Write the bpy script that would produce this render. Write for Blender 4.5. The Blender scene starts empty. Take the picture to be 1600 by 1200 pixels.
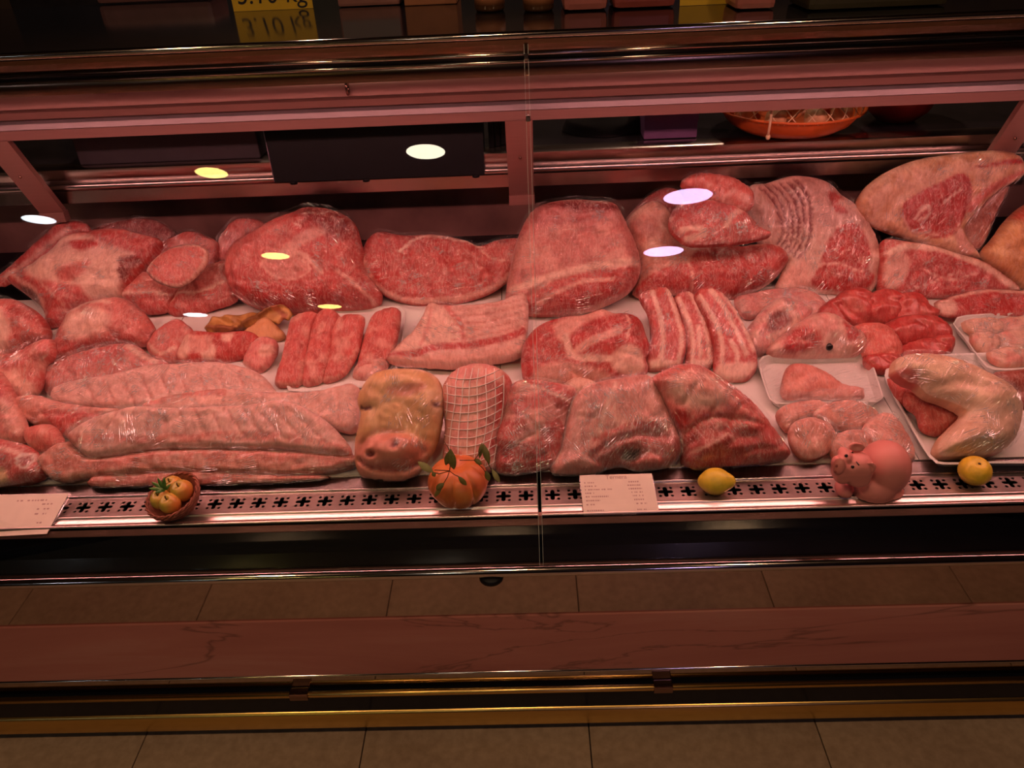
import bpy, bmesh, math, random
import numpy as np
from mathutils import Vector, Matrix, noise, geometry
from mathutils.bvhtree import BVHTree
from math import radians, sin, cos, pi, sqrt, atan2

SC = bpy.context.scene
COL = SC.collection
random.seed(7)

# ------------------------------------------------------------------ camera
F_PX, CAM_H = 1220.0, 1.6
PITCH, YAW, ROLL = radians(32.6), radians(1.8), radians(-2.75)
cam_data = bpy.data.cameras.new('camera')
cam_data.sensor_fit = 'HORIZONTAL'; cam_data.sensor_width = 36.0
cam_data.lens = F_PX * 36.0 / 1600.0
cam_data.clip_start = 0.01
cam = bpy.data.objects.new('camera', cam_data); COL.objects.link(cam)
CAM_R = Matrix.Rotation(YAW, 3, 'Z') @ Matrix.Rotation(pi/2 - PITCH, 3, 'X') @ Matrix.Rotation(ROLL, 3, 'Z')
cam.matrix_world = Matrix.Translation((0, 0, CAM_H)) @ CAM_R.to_4x4()
SC.camera = cam

# ------------------------------------------------------------------ world, exposure
SC.view_settings.view_transform = 'Standard'
SC.view_settings.look = 'None'
SC.view_settings.gamma = 1.0
SC.view_settings.use_curve_mapping = False
SC.view_settings.exposure = 0.0
world = bpy.data.worlds.new('world'); SC.world = world; world.use_nodes = True
world.node_tree.nodes['Background'].inputs[0].default_value = (0.30, 0.16, 0.12, 1)
world.node_tree.nodes['Background'].inputs[1].default_value = 0.05
TUBE_COLOR = (1.0, 0.405, 0.355)
TUBE_POWER = 31.0          # the pink tubes of the display case
SPOT_POWER = 18.0
AISLE_POWER = 240.0          # the round ceiling lamps of the hall

SC.cycles.max_bounces = 6; SC.cycles.diffuse_bounces = 3; SC.cycles.glossy_bounces = 4; SC.cycles.transparent_max_bounces = 14
SC.cycles.adaptive_threshold = .03
SC.cycles.caustics_reflective = False; SC.cycles.caustics_refractive = False

# ------------------------------------------------------------------ pixel <-> space
RN = np.array(CAM_R); CN = np.array((0, 0, CAM_H))
def rays(px):
    px = np.asarray(px, float).reshape(-1, 2)
    c = np.stack([px[:, 0] - 800, 600 - px[:, 1], np.full(len(px), -F_PX)], 1)
    return c @ RN.T
def ray(x, y): return rays([(x, y)])[0]
def onY(x, y, Y):
    d = ray(x, y); return Vector(CN + d * (Y / d[1]))
def onZ(x, y, Z):
    d = ray(x, y); return Vector(CN + d * ((Z - CAM_H) / d[2]))
def zc(y, Y, x=815): return onY(x, y, Y).z
def proj(P):
    P = np.asarray(P, float).reshape(-1, 3)
    c = (P - CN) @ RN
    return np.stack([800 + F_PX * c[:, 0] / -c[:, 2], 600 - F_PX * c[:, 1] / -c[:, 2]], 1)
DK_Y, DK_Z, DK_S = 1.222, 0.604, 0.12
def deck_z(Y): return DK_Z + DK_S * (Y - DK_Y)
def on_deck(x, y, lift=0.0):
    d = ray(x, y)
    t = (DK_Z + lift - DK_S * DK_Y - CAM_H) / (d[2] - DK_S * d[1])
    return Vector(CN + d * t)

# ------------------------------------------------------------------ object helpers
ORG = {}
def link(name, me, mat, parent=None, origin=None, smooth=False):
    o = bpy.data.objects.new(name, me); COL.objects.link(o)
    if mat is not None and me is not None and not me.materials: me.materials.append(mat)
    if smooth and me is not None:
        me.polygons.foreach_set('use_smooth', [True] * len(me.polygons))
    org = Vector(origin) if origin is not None else (ORG[parent.name].copy() if parent else Vector((0, 0, 0)))
    if parent is not None:
        o.parent = parent; o.location = org - ORG[parent.name]
    else:
        o.location = org
    ORG[o.name] = org
    return o
def mk(name, verts, faces, mat, parent=None, origin=None, smooth=False, kind=None, edges=()):
    org = Vector(origin) if origin is not None else (ORG[parent.name] if parent else Vector((0, 0, 0)))
    me = bpy.data.meshes.new(name)
    me.from_pydata([tuple(Vector(v) - org) for v in verts], list(edges), faces)
    me.validate(); me.update()
    bm = bmesh.new(); bm.from_mesh(me); bmesh.ops.recalc_face_normals(bm, faces=bm.faces); bm.to_mesh(me); bm.free()
    o = link(name, me, mat, parent, org, smooth)
    if kind: o['kind'] = kind
    return o
def thing(name, label, cat, origin, group=None, kind=None):
    o = bpy.data.objects.new(name, None); COL.objects.link(o)
    o.empty_display_size = 0.02
    o.location = origin; ORG[o.name] = Vector(origin)
    tag(o, label, cat, group, kind); return o
def tag(o, label=None, cat=None, group=None, kind=None):
    if label: o['label'] = label
    if cat: o['category'] = cat
    if group: o['group'] = group
    if kind: o['kind'] = kind
    return o
def box_vf(x0, x1, y0, y1, z0, z1, b=0.0):
    if b <= 0:
        v = [(x, y, z) for z in (z0, z1) for y in (y0, y1) for x in (x0, x1)]
        return v, [(0, 2, 3, 1), (4, 5, 7, 6), (0, 1, 5, 4), (2, 6, 7, 3), (0, 4, 6, 2), (1, 3, 7, 5)]
    bm = bmesh.new(); bmesh.ops.create_cube(bm, size=1)
    for v in bm.verts:
        v.co = Vector(((x0+x1)/2 + v.co.x*(x1-x0), (y0+y1)/2 + v.co.y*(y1-y0), (z0+z1)/2 + v.co.z*(z1-z0)))
    bmesh.ops.bevel(bm, geom=list(bm.edges), offset=b, segments=2, affect='EDGES', profile=0.6)
    bm.verts.index_update()
    vs = [v.co.copy() for v in bm.verts]; fs = [[v.index for v in f.verts] for f in bm.faces]; bm.free()
    return vs, fs
def box(name, x0, x1, y0, y1, z0, z1, mat, parent=None, origin=None, b=0.0):
    v, f = box_vf(x0, x1, y0, y1, z0, z1, b)
    return mk(name, v, f, mat, parent, origin)
def prism(name, prof, x0, x1, mat, parent=None, origin=None, smooth=False):
    n = len(prof)
    v = [(x0, p[0], p[1]) for p in prof] + [(x1, p[0], p[1]) for p in prof]
    f = [(i, (i+1) % n, n + (i+1) % n, n + i) for i in range(n)] + [tuple(range(n)), tuple(range(2*n-1, n-1, -1))]
    o = mk(name, v, f, mat, parent, origin)
    if smooth:
        for p in o.data.polygons: p.use_smooth = len(p.vertices) == 4
        mod = o.modifiers.new('edge_split', 'EDGE_SPLIT'); mod.split_angle = radians(50)
    return o
def arc(cy, cz, r, a0, a1, n=8):
    return [(cy + r*cos(radians(a0+(a1-a0)*i/n)), cz + r*sin(radians(a0+(a1-a0)*i/n))) for i in range(n+1)]
def tube_vf(pts, r, sides=6, closed=False):
    pts = [Vector(p) for p in pts]; n = len(pts)
    rr = r if isinstance(r, (list, tuple)) else [r]*n
    v, f = [], []; up = None
    for i, p in enumerate(pts):
        a = pts[(i-1) % n] if (closed or i > 0) else p
        b = pts[(i+1) % n] if (closed or i < n-1) else p
        t = (b - a).normalized() if (b-a).length > 1e-9 else Vector((0, 0, 1))
        if up is None: up = Vector((0, 0, 1)) if abs(t.z) < .9 else Vector((1, 0, 0))
        s = t.cross(up)
        if s.length < 1e-6: s = t.cross(Vector((0, 1, 0.3)))
        s.normalize(); up = s.cross(t).normalized()
        for k in range(sides):
            a_ = 2*pi*k/sides
            v.append(p + s*(rr[i]*cos(a_)) + up*(rr[i]*sin(a_)))
    m = n if closed else n-1
    for i in range(m):
        for k in range(sides):
            j = (i+1) % n
            f.append((i*sides+k, i*sides+(k+1) % sides, j*sides+(k+1) % sides, j*sides+k))
    if not closed:
        f.append(tuple(range(sides-1, -1, -1))); f.append(tuple(range((n-1)*sides, n*sides)))
    return v, f
def tube(name, pts, r, mat, parent=None, origin=None, sides=6, closed=False, smooth=True):
    v, f = tube_vf(pts, r, sides, closed); return mk(name, v, f, mat, parent, origin, smooth)
def merge(parts):
    V, Fc = [], []
    for v, f in parts:
        k = len(V); V += list(v); Fc += [tuple(i+k for i in q) for q in f]
    return V, Fc
def lathe_vf(prof, n=32, center=(0, 0, 0), M=None, lobes=None):
    v, f = [], []; c = Vector(center); m = len(prof)
    for i in range(n):
        a = 2*pi*i/n
        for (r, z) in prof:
            k = lobes(a, z) if lobes else 1.0
            p = Vector((r*k*cos(a), r*k*sin(a), z))
            v.append(c + (M @ p if M else p))
    for i in range(n):
        j = (i+1) % n
        for k in range(m-1):
            f.append((i*m+k, j*m+k, j*m+k+1, i*m+k+1))
    return v, f
def ell_vf(c, r, nu=20, nv=12, M=None):
    v, f = [], []; c = Vector(c)
    for i in range(nv+1):
        th = pi*i/nv
        for j in range(nu):
            ph = 2*pi*j/nu
            p = Vector((r[0]*sin(th)*cos(ph), r[1]*sin(th)*sin(ph), r[2]*cos(th)))
            v.append(c + (M @ p if M else p))
    for i in range(nv):
        for j in range(nu):
            k = (j+1) % nu
            f.append((i*nu+j, (i+1)*nu+j, (i+1)*nu+k, i*nu+k))
    return v, f

# ------------------------------------------------------------------ materials
MATS = {}
class NT:
    def __init__(s, name):
        s.m = bpy.data.materials.new(name); s.m.use_nodes = True
        s.t = s.m.node_tree; s.t.nodes.clear()
        s.out = s.n('ShaderNodeOutputMaterial'); MATS[name] = s.m
    def n(s, typ, **kw):
        nd = s.t.nodes.new(typ)
        for k, v in kw.items():
            if k.startswith('i_'):
                key = k[2:]; key = int(key) if key.isdigit() else key.replace('_', ' ')
                nd.inputs[key].default_value = v
            else: setattr(nd, k, v)
        return nd
    def l(s, a, b): s.t.links.new(a, b)
    def ramp(s, fac, stops):
        r = s.n('ShaderNodeValToRGB'); s.l(fac, r.inputs[0]); e = r.color_ramp.elements
        e[0].position, e[0].color = stops[0][0], (*stops[0][1], 1)
        e[1].position, e[1].color = stops[-1][0], (*stops[-1][1], 1)
        for p, c in stops[1:-1]:
            q = e.new(p); q.color = (*c, 1)
        return r.outputs[0]
    def mix(s, fac, a, b, mode='MIX'):
        m = s.n('ShaderNodeMix', data_type='RGBA', blend_type=mode)
        for sock, v in ((0, fac), (6, a), (7, b)):
            if hasattr(v, 'default_value') or hasattr(v, 'is_linked'): s.l(v, m.inputs[sock])
            else: m.inputs[sock].default_value = v if not isinstance(v, tuple) or len(v) == 4 else (*v, 1)
        return m.outputs[2]
    def math(s, op, a, b=None, c=None):
        m = s.n('ShaderNodeMath', operation=op)
        for i, v in enumerate((a, b, c)):
            if v is None: continue
            if isinstance(v, (int, float)): m.inputs[i].default_value = v
            else: s.l(v, m.inputs[i])
        return m.outputs[0]
    def noise(s, vec, scale, detail=3, rough=.5, dist=0.0, out='Fac'):
        t = s.n('ShaderNodeTexNoise', i_Scale=scale, i_Detail=detail, i_Roughness=rough, i_Distortion=dist)
        if vec is not None: s.l(vec, t.inputs['Vector'])
        return t.outputs[out]
    def bump(s, h, strength=.3, dist=.002):
        b = s.n('ShaderNodeBump', i_Strength=strength, i_Distance=dist); s.l(h, b.inputs['Height']); return b.outputs[0]
    def done(s, sh): s.l(sh, s.out.inputs[0]); return s.m
def simple(name, col, rough=.5, metal=0.0, noise_amt=.12, noise_scale=30, bump=.05, spec=.5, coat=0, stretch=None, emit=None):
    t = NT(name); tc = t.n('ShaderNodeTexCoord').outputs['Object']
    vec = tc
    if stretch:
        mp = t.n('ShaderNodeMapping'); t.l(tc, mp.inputs[0]); mp.inputs['Scale'].default_value = stretch; vec = mp.outputs[0]
    nz = t.noise(vec, noise_scale, 4)
    p = t.n('ShaderNodeBsdfPrincipled', i_Roughness=rough, i_Metallic=metal)
    p.inputs['Specular IOR Level'].default_value = spec; p.inputs['Coat Weight'].default_value = coat
    lo = tuple(max(0, c*(1-noise_amt)) for c in col); hi = tuple(min(1, c*(1+noise_amt)) for c in col)
    t.l(t.ramp(nz, [(.3, lo), (.7, hi)]), p.inputs['Base Color'])
    if bump: t.l(t.bump(nz, bump, .002), p.inputs['Normal'])
    return t.done(p.outputs[0])

steel = simple('brushed_steel', (.52, .45, .43), .24, 1.0, .08, 60, .03, stretch=(.6, 20, 20))
steel_rough = simple('satin_aluminium', (.24, .19, .20), .40, .8, .06, 40, .02, stretch=(.5, 20, 20))
chrome = simple('polished_chrome', (.62, .55, .52), .10, 1.0, .05, 8, .01, stretch=(.4, 6, 6))
mirror = simple('polished_bronze_steel', (.50, .40, .36), .035, 1.0, .03, 3, 0)
dark_metal = simple('dark_bronze_trim', (.30, .18, .14), .18, 1.0, .15, 12, .02, stretch=(.3, 10, 10))
brass = simple('polished_brass', (.80, .52, .16), .26, 1.0, .08, 10, .02, stretch=(.3, 8, 8))
black_gloss = simple('black_gloss_panel', (.005, .006, .010), .14, 0, .2, 10, .0, spec=.3)
black_mat = simple('black_plastic', (.005, .005, .007), .45, 0, .2, 60, .05, spec=.2)
white_board = simple('white_plastic_board', (.78, .74, .72), .35, 0, .03, 12, .02)
foam = simple('white_foam_tray', (.78, .74, .72), .45, 0, .03, 60, .06)
alu_pink = simple('powder_coated_profile', (.34, .165, .14), .40, .25, .05, 20, .01, stretch=(.4, 12, 12))
back_mat = simple('case_back_liner', (.30, .155, .135), .30, .3, .35, 7, .02)
dark_counter = simple('dark_worktop', (.022, .020, .024), .22, 0, .3, 14, .02)
ceil_mat = simple('dark_ceiling', (.10, .085, .075), .8, 0, .1, 6, .02)
wall_mat = simple('hall_wall', (.07, .045, .03), .7, 0, .15, 4, .05)
paper_mat = simple('card_paper', (.86, .72, .62), .6, 0, .03, 50, .01)
print_mat = simple('faded_print', (.50, .32, .30), .7, 0, .1, 60, 0)
ink_mat = simple('marker_ink', (.015, .012, .02), .5, 0, .1, 60, 0)

def floor_tile_mat():
    t = NT('stone_floor_tile'); tc = t.n('ShaderNodeTexCoord').outputs['Object']
    oi = t.n('ShaderNodeObjectInfo').outputs['Random']
    v = t.n('ShaderNodeVectorMath', operation='ADD'); t.l(tc, v.inputs[0])
    cmb = t.n('ShaderNodeCombineXYZ'); t.l(t.math('MULTIPLY', oi, 9.0), cmb.inputs[0]); t.l(t.math('MULTIPLY', oi, 5.0), cmb.inputs[1]); t.l(cmb.outputs[0], v.inputs[1])
    n1 = t.noise(v.outputs[0], 3, 5, .6); n2 = t.noise(v.outputs[0], 45, 4, .6)
    c = t.mix(.35, t.ramp(n1, [(.3, (.30, .20, .13)), (.7, (.46, .33, .22))]), t.ramp(n2, [(.35, (.24, .16, .10)), (.65, (.50, .36, .25))]))
    p = t.n('ShaderNodeBsdfPrincipled', i_Roughness=.42); t.l(c, p.inputs['Base Color'])
    t.l(t.bump(n2, .15, .001), p.inputs['Normal']); return t.done(p.outputs[0])
tile_mat = floor_tile_mat()
grout = simple('dark_grout', (.05, .035, .028), .8)

def marble_mat():
    t = NT('pink_veined_marble'); tc = t.n('ShaderNodeTexCoord').outputs['Object']
    mp = t.n('ShaderNodeMapping'); t.l(tc, mp.inputs[0]); mp.inputs['Scale'].default_value = (.55, 1, 3.2); mp.inputs['Rotation'].default_value = (0, radians(7), 0)
    n1 = t.noise(mp.outputs[0], 2.2, 6, .6, .6); n2 = t.noise(mp.outputs[0], 1.5, 6, .55, .8)
    vein = t.math('ABSOLUTE', t.math('SUBTRACT', n2, .5))
    base = t.ramp(n1, [(.3, (.40, .135, .115)), (.55, (.48, .18, .15)), (.75, (.54, .25, .21))])
    c = t.mix(t.ramp(vein, [(0, (.6, .6, .6)), (.010, (0, 0, 0))]), base, (.14, .06, .05))
    p = t.n('ShaderNodeBsdfPrincipled', i_Roughness=.25); t.l(c, p.inputs['Base Color'])
    p.inputs['Specular IOR Level'].default_value = .5
    return t.done(p.outputs[0])
marble = marble_mat()

def glass_mat(name='clear_glass', base=.035, tint=(.97, .98, .98), rough=.0):
    t = NT(name)
    lw = t.n('ShaderNodeLayerWeight', i_Blend=.5).outputs['Facing']
    fac = t.math('ADD', t.math('MULTIPLY', t.math('POWER', lw, 5.0), .9), base)
    tr = t.n('ShaderNodeBsdfTransparent'); tr.inputs[0].default_value = (*tint, 1)
    gl = t.n('ShaderNodeBsdfGlossy', i_Roughness=rough); gl.inputs[0].default_value = (1, 1, 1, 1)
    m = t.n('ShaderNodeMixShader'); t.l(fac, m.inputs[0]); t.l(tr.outputs[0], m.inputs[1]); t.l(gl.outputs[0], m.inputs[2])
    return t.done(m.outputs[0])
glass = glass_mat()
acrylic = glass_mat('clear_acrylic', .06, (.93, .90, .90), .03)
def edge_mat():
    t = NT('ground_glass_edge'); p = t.n('ShaderNodeBsdfPrincipled', i_Roughness=.2)
    p.inputs['Base Color'].default_value = (.62, .66, .62, 1); tc = t.n('ShaderNodeTexCoord').outputs['Object']
    t.l(t.bump(t.noise(tc, 90), .2, .001), p.inputs['Normal']); return t.done(p.outputs[0])
glass_edge = edge_mat()

def emit_mat(name, col, strength):
    t = NT(name); e = t.n('ShaderNodeEmission'); e.inputs[0].default_value = (*col, 1); e.inputs[1].default_value = strength
    return t.done(e.outputs[0])

def meat_mat(name, rough=.38, marbling=.35, fiber=1.0, bump=.35, spec=.28, grain=1.0):
    t = NT(name)
    at = t.n('ShaderNodeAttribute', attribute_name='Pigment')
    uv = t.n('ShaderNodeUVMap').outputs[0]
    mp = t.n('ShaderNodeMapping'); t.l(uv, mp.inputs[0]); mp.inputs['Scale'].default_value = (1, 1, 1)
    n1 = t.noise(mp.outputs[0], 28, 4, .6, .4)
    mp2 = t.n('ShaderNodeMapping'); t.l(uv, mp2.inputs[0]); mp2.inputs['Scale'].default_value = (1.0, .35, 1); mp2.inputs['Rotation'].default_value = (0, 0, radians(25))
    n2 = t.noise(mp2.outputs[0], 170*fiber, 4, .6, .3)
    n3 = t.noise(mp2.outputs[0], 75, 5, .65, 1.4)
    c = t.mix(.75*grain, at.outputs['Color'], t.ramp(n1, [(.26, (.60, .46, .44)), (.5, (1, 1, 1)), (.72, (1.14, 1.12, 1.10))]), 'MULTIPLY')
    c = t.mix(.7*grain, c, t.ramp(n2, [(.3, (.72, .58, .56)), (.55, (1, 1, 1)), (.75, (1.12, 1.12, 1.10))]), 'MULTIPLY')
    vein = t.math('ABSOLUTE', t.math('SUBTRACT', n3, .5))
    vm = t.math('MULTIPLY', t.ramp(vein, [(0, (1, 1, 1)), (.035, (0, 0, 0))]), marbling)
    c = t.mix(vm, c, (.86, .58, .50))
    p = t.n('ShaderNodeBsdfPrincipled', i_Roughness=rough); t.l(c, p.inputs['Base Color'])
    p.inputs['Specular IOR Level'].default_value = spec
    h = t.math('ADD', t.math('MULTIPLY', n2, .35), n1)
    t.l(t.bump(h, bump, .004), p.inputs['Normal'])
    return t.done(p.outputs[0])
meat_m = meat_mat('raw_meat')
skin_m = meat_mat('pale_skin', .45, .0, 1.0, .15, .4, .5)
red_m = meat_mat('dark_red_meat', .28, .15, 1.0, .5, .45, 1.0)

def film_mat(name, haze=.0, streak=.6, cover=.50):
    t = NT(name)
    uv = t.n('ShaderNodeUVMap').outputs[0]
    big = t.noise(uv, 13, 1, .5, 0, 'Color')
    off = t.n('ShaderNodeVectorMath', operation='SCALE'); t.l(big, off.inputs[0]); off.inputs['Scale'].default_value = .035
    ad = t.n('ShaderNodeVectorMath', operation='ADD'); t.l(uv, ad.inputs[0]); t.l(off.outputs[0], ad.inputs[1])
    sp = t.n('ShaderNodeSeparateColor'); t.l(t.noise(uv, 24, 1, .6, 0, 'Color'), sp.inputs[0])
    def streaks(sx, sy, rot, lo, w, m, moff):
        mp = t.n('ShaderNodeMapping'); t.l(ad.outputs[0], mp.inputs[0]); mp.inputs['Scale'].default_value = (sx, sy, 1); mp.inputs['Rotation'].default_value = (0, 0, radians(rot)); mp.inputs['Location'].default_value = (moff, moff*2, 0)
        n = t.noise(mp.outputs[0], 1.0, 1, .55, .0)
        r = t.ramp(n, [(lo, (0, 0, 0)), (lo+w, (1, 1, 1)), (lo+2*w, (.10, .10, .10))])
        k = t.ramp(m, [(cover, (0, 0, 0)), (cover+.12, (1, 1, 1))])
        return n, t.math('MULTIPLY', r, k)
    n1, s1 = streaks(9, 230, 0, .56, .03, sp.outputs[0], 0)
    n2, s2 = streaks(13, 190, 28, .57, .025, sp.outputs[1], 3.3)
    ridge = t.math('MAXIMUM', s1, s2)
    h = t.math('ADD', t.math('MULTIPLY', n1, .4), t.math('MULTIPLY', n2, .5))
    nrm = t.bump(h, 1.0, .012)
    lw = t.n('ShaderNodeLayerWeight', i_Blend=.5); fac0 = t.math('MINIMUM', t.math('ADD', t.math('ADD', t.math('MULTIPLY', t.math('POWER', lw.outputs['Facing'], 5.0), .35), .05), t.math('MULTIPLY', ridge, streak)), .85)
    tr = t.n('ShaderNodeBsdfTransparent')
    gl = t.n('ShaderNodeBsdfGlossy', i_Roughness=.20); gl.inputs[0].default_value = (1, 1, 1, 1); t.l(nrm, gl.inputs['Normal'])
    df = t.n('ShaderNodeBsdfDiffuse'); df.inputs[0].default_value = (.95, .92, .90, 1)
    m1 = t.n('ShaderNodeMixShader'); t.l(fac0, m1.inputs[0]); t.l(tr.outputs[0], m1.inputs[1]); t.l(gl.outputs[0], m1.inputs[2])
    hz = t.math('MINIMUM', t.math('ADD', t.math('MULTIPLY', ridge, .10), haze), .8)  # white mixed into the ridges stands in for highlights
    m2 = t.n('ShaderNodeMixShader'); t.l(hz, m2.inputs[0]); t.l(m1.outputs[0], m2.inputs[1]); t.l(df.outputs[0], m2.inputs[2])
    return t.done(m2.outputs[0])
film_m = film_mat('cling_film', .0, .12, .48)
film_heavy = film_mat('crumpled_cling_film', .05, .16, .43)

def crease_glint_mat():
    t = NT('film_crease_glint'); uv = t.n('ShaderNodeTexCoord').outputs['Object']
    df = t.n('ShaderNodeBsdfDiffuse'); df.inputs[0].default_value = (.95, .93, .92, 1)  # white diffuse share paints glints onto the folds
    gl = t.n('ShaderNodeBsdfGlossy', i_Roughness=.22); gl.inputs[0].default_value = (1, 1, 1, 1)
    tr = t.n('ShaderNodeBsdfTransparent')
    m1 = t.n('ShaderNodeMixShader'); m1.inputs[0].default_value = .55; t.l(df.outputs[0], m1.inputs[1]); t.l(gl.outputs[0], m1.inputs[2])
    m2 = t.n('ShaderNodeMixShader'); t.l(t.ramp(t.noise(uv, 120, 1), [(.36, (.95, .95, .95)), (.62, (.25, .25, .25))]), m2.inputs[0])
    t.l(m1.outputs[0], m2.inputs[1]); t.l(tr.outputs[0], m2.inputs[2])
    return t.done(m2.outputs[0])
crease_glint_m = crease_glint_mat()
# ------------------------------------------------------------------ hall: floor, ceiling, walls, round ceiling lamps
RX0, RX1, RY0, RY1, RZ = -5.0, 5.0, -10.5, 3.6, 2.6
fl = tag(box('floor', RX0, RX1, RY0, RY1, -.06, -.008, grout), 'dark grouted floor of brown stone tiles', None, None, 'structure')
tv, tf = box_vf(-.2507, .2507, -.2507, .2507, -.012, 0, .0012)
tile_me = None
for i in range(-5, 5):
    for j in range(0, 4):
        x, y = .354 + .504*i, .645 - .504*j
        if tile_me is None:
            o = mk('floor_tile', tv, tf, tile_mat, fl, None); tile_me = o.data
            o.location = Vector((x, y, 0))
        else:
            o = bpy.data.objects.new('floor_tile', tile_me); COL.objects.link(o); o.parent = fl; o.location = (x, y, 0)
for i in range(-5, 5):
    o = bpy.data.objects.new('floor_tile', tile_me); COL.objects.link(o); o.parent = fl; o.location = (.354 + .504*i, 1.149, 0)
far_tiles = mk('far_tiles', *merge([box_vf(.354+.504*i-.2507, .354+.504*i+.2507, .645-.504*j-.2507, .645-.504*j+.2507, -.012, 0) for i in range(-9, 9) for j in range(4, 20)]), tile_mat, fl, None, kind='stuff')
tag(box('ceiling', RX0, RX1, RY0, RY1, RZ, RZ+.1, ceil_mat), 'dark matt ceiling of the market hall', None, None, 'structure')
for nm, a, lab in (('wall_left', (RX0-.1, RX0, RY0, RY1, 0, RZ), 'brown plaster hall wall on the left'), ('wall_right', (RX1, RX1+.1, RY0, RY1, 0, RZ), 'brown plaster hall wall on the right'),
              ('wall_back', (RX0, RX1, RY1, RY1+.1, 0, RZ), 'brown plaster wall behind the counter'), ('wall_front', (RX0, RX1, RY0-.1, RY0, 0, RZ), 'brown plaster wall across the hall')):
    tag(box(nm, *a, wall_mat), lab, None, None, 'structure')

# front glass: a flat pane that leans back 19 degrees
GB_Y, GB_Z, G_TAN = 1.040, .520, math.tan(radians(71))
GT_Z = 1.392
def glass_y(z): return GB_Y + (z - GB_Z) / G_TAN
g_n = Vector((0, -sin(radians(71)), cos(radians(71))))
def mirror_to_ceiling(x, y):
    d = Vector(ray(x, y)).normalized(); P0 = Vector((0, GB_Y, GB_Z)); C = Vector(CN)
    t = (P0 - C).dot(g_n) / d.dot(g_n); h = C + d*t
    r = d - 2*d.dot(g_n)*g_n
    s = (RZ - .012 - h.z) / r.z
    return h + r*s, t + s
LAMPS = [((665, 237), 58, (1.0, .86, .62), 'warm white'), ((330, 270), 44, (1.0, .80, .22), 'yellow'), ((60, 343), 40, (.85, .92, 1.0), 'cold white'),
         ((430, 400), 40, (1.0, .80, .22), 'yellow'), ((515, 479), 36, (1.0, .80, .20), 'yellow'), ((305, 492), 34, (.85, .95, 1.0), 'cold white'),
         ((1075, 307), 72, (.80, .55, 1.0), 'violet'), ((1037, 393), 60, (.80, .55, 1.0), 'violet')]
LAMP_TXT = ['warm white round ceiling lamp behind the camera, nearest to the counter', 'large yellow round ceiling lamp left of the warm white one',
            'cold white round ceiling lamp on the far left of the hall', 'yellow round ceiling lamp in the middle distance of the hall', 'farthest yellow round ceiling lamp at the back of the hall',
            'cold white round ceiling lamp at the back left of the hall', 'near violet round ceiling lamp on the right', 'far violet round ceiling lamp on the right']
for i, ((px, py), w, c, nm) in enumerate(LAMPS):
    P, dist = mirror_to_ceiling(px, py)
    r = max(.09, .5*w*dist/F_PX)
    lp = thing('ceiling_lamp', LAMP_TXT[i], 'lamp', (P.x, P.y, RZ), 'round ceiling lamps')
    v, f = lathe_vf([(r, -.001), (r*1.16, -.001), (r*1.18, -.010), (r*1.12, -.018), (r, -.014)], 40, (P.x, P.y, RZ))
    mk('lamp_ring', v, f, steel_rough, lp, None, True)
    v, f = lathe_vf([(.0005, -.008), (r*.6, -.009), (r, -.012)], 40, (P.x, P.y, RZ))
    mk('lamp_diffuser', v, f, emit_mat('lamp_glow_%d' % i, c, SPOT_POWER), lp, None, True)

# three small warm spots over the customers' aisle
for x, y, lab in ((-1.25, .05, 'left'), (-.15, .0, 'middle'), (.95, -.05, 'right')):
    lp = thing('aisle_spot', 'small warm recessed spot over the aisle, %s of three' % lab, 'lamp', (x, y, RZ), 'aisle spots')
    v, f = lathe_vf([(.055, -.001), (.068, -.001), (.070, -.008), (.064, -.013), (.055, -.010)], 32, (x, y, RZ)); mk('lamp_ring', v, f, steel_rough, lp, None, True)
    v, f = lathe_vf([(.0005, -.006), (.035, -.007), (.055, -.009)], 32, (x, y, RZ)); mk('lamp_diffuser', v, f, MATS.get('aisle_glow') or emit_mat('aisle_glow', (1.0, .62, .34), AISLE_POWER), lp, None, True)

for x, y, lab in ((.75, 2.62, 'right'), (-.75, 2.62, 'left')):  # unseen spots added to brighten the shadowed work shelf
    lp = thing('work_fill_spot', 'added unseen warm fill spot over the work shelf, %s of two' % lab, 'lamp', (x, y, RZ), 'added work shelf fill spots')
    v, f = lathe_vf([(.055, -.001), (.068, -.001), (.070, -.008), (.064, -.013), (.055, -.010)], 32, (x, y, RZ)); mk('lamp_ring', v, f, steel_rough, lp, None, True)
    v, f = lathe_vf([(.0005, -.006), (.035, -.007), (.055, -.009)], 32, (x, y, RZ)); mk('lamp_diffuser', v, f, MATS.get('work_fill_glow') or emit_mat('work_fill_glow', (1.0, .60, .42), 230.0), lp, None, True)

# ------------------------------------------------------------------ the display case
XL, XR = -1.75, 1.60
YF = 1.062
case = thing('display_case', 'long refrigerated butcher counter with marble front and chrome rails', 'display case', (0, YF, 0))
box('plinth', XL, XR, YF+.02, 2.25, .0, .50, black_mat, case)
Zm0, Zm1 = zc(1046, YF), zc(960, YF)
box('mirror_panel', XL, XR, YF, YF+.02, .10, Zm0, mirror, case)
box('mirror_panel', XL, XR, YF, YF+.02, Zm1, .515, mirror, case)
# marble slabs, side by side
xs = [XL, XR]
for a, b_ in zip(xs[:-1], xs[1:]):
    box('marble_panel', a+.0006, b_-.0006, YF-.004, YF+.02, Zm0, Zm1, marble, case, None, .0015)
prism('chrome_strip', arc(YF-.003, Zm0-.002, .004, -90, -270, 8), XL, XR, chrome, case, None, True)
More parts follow.
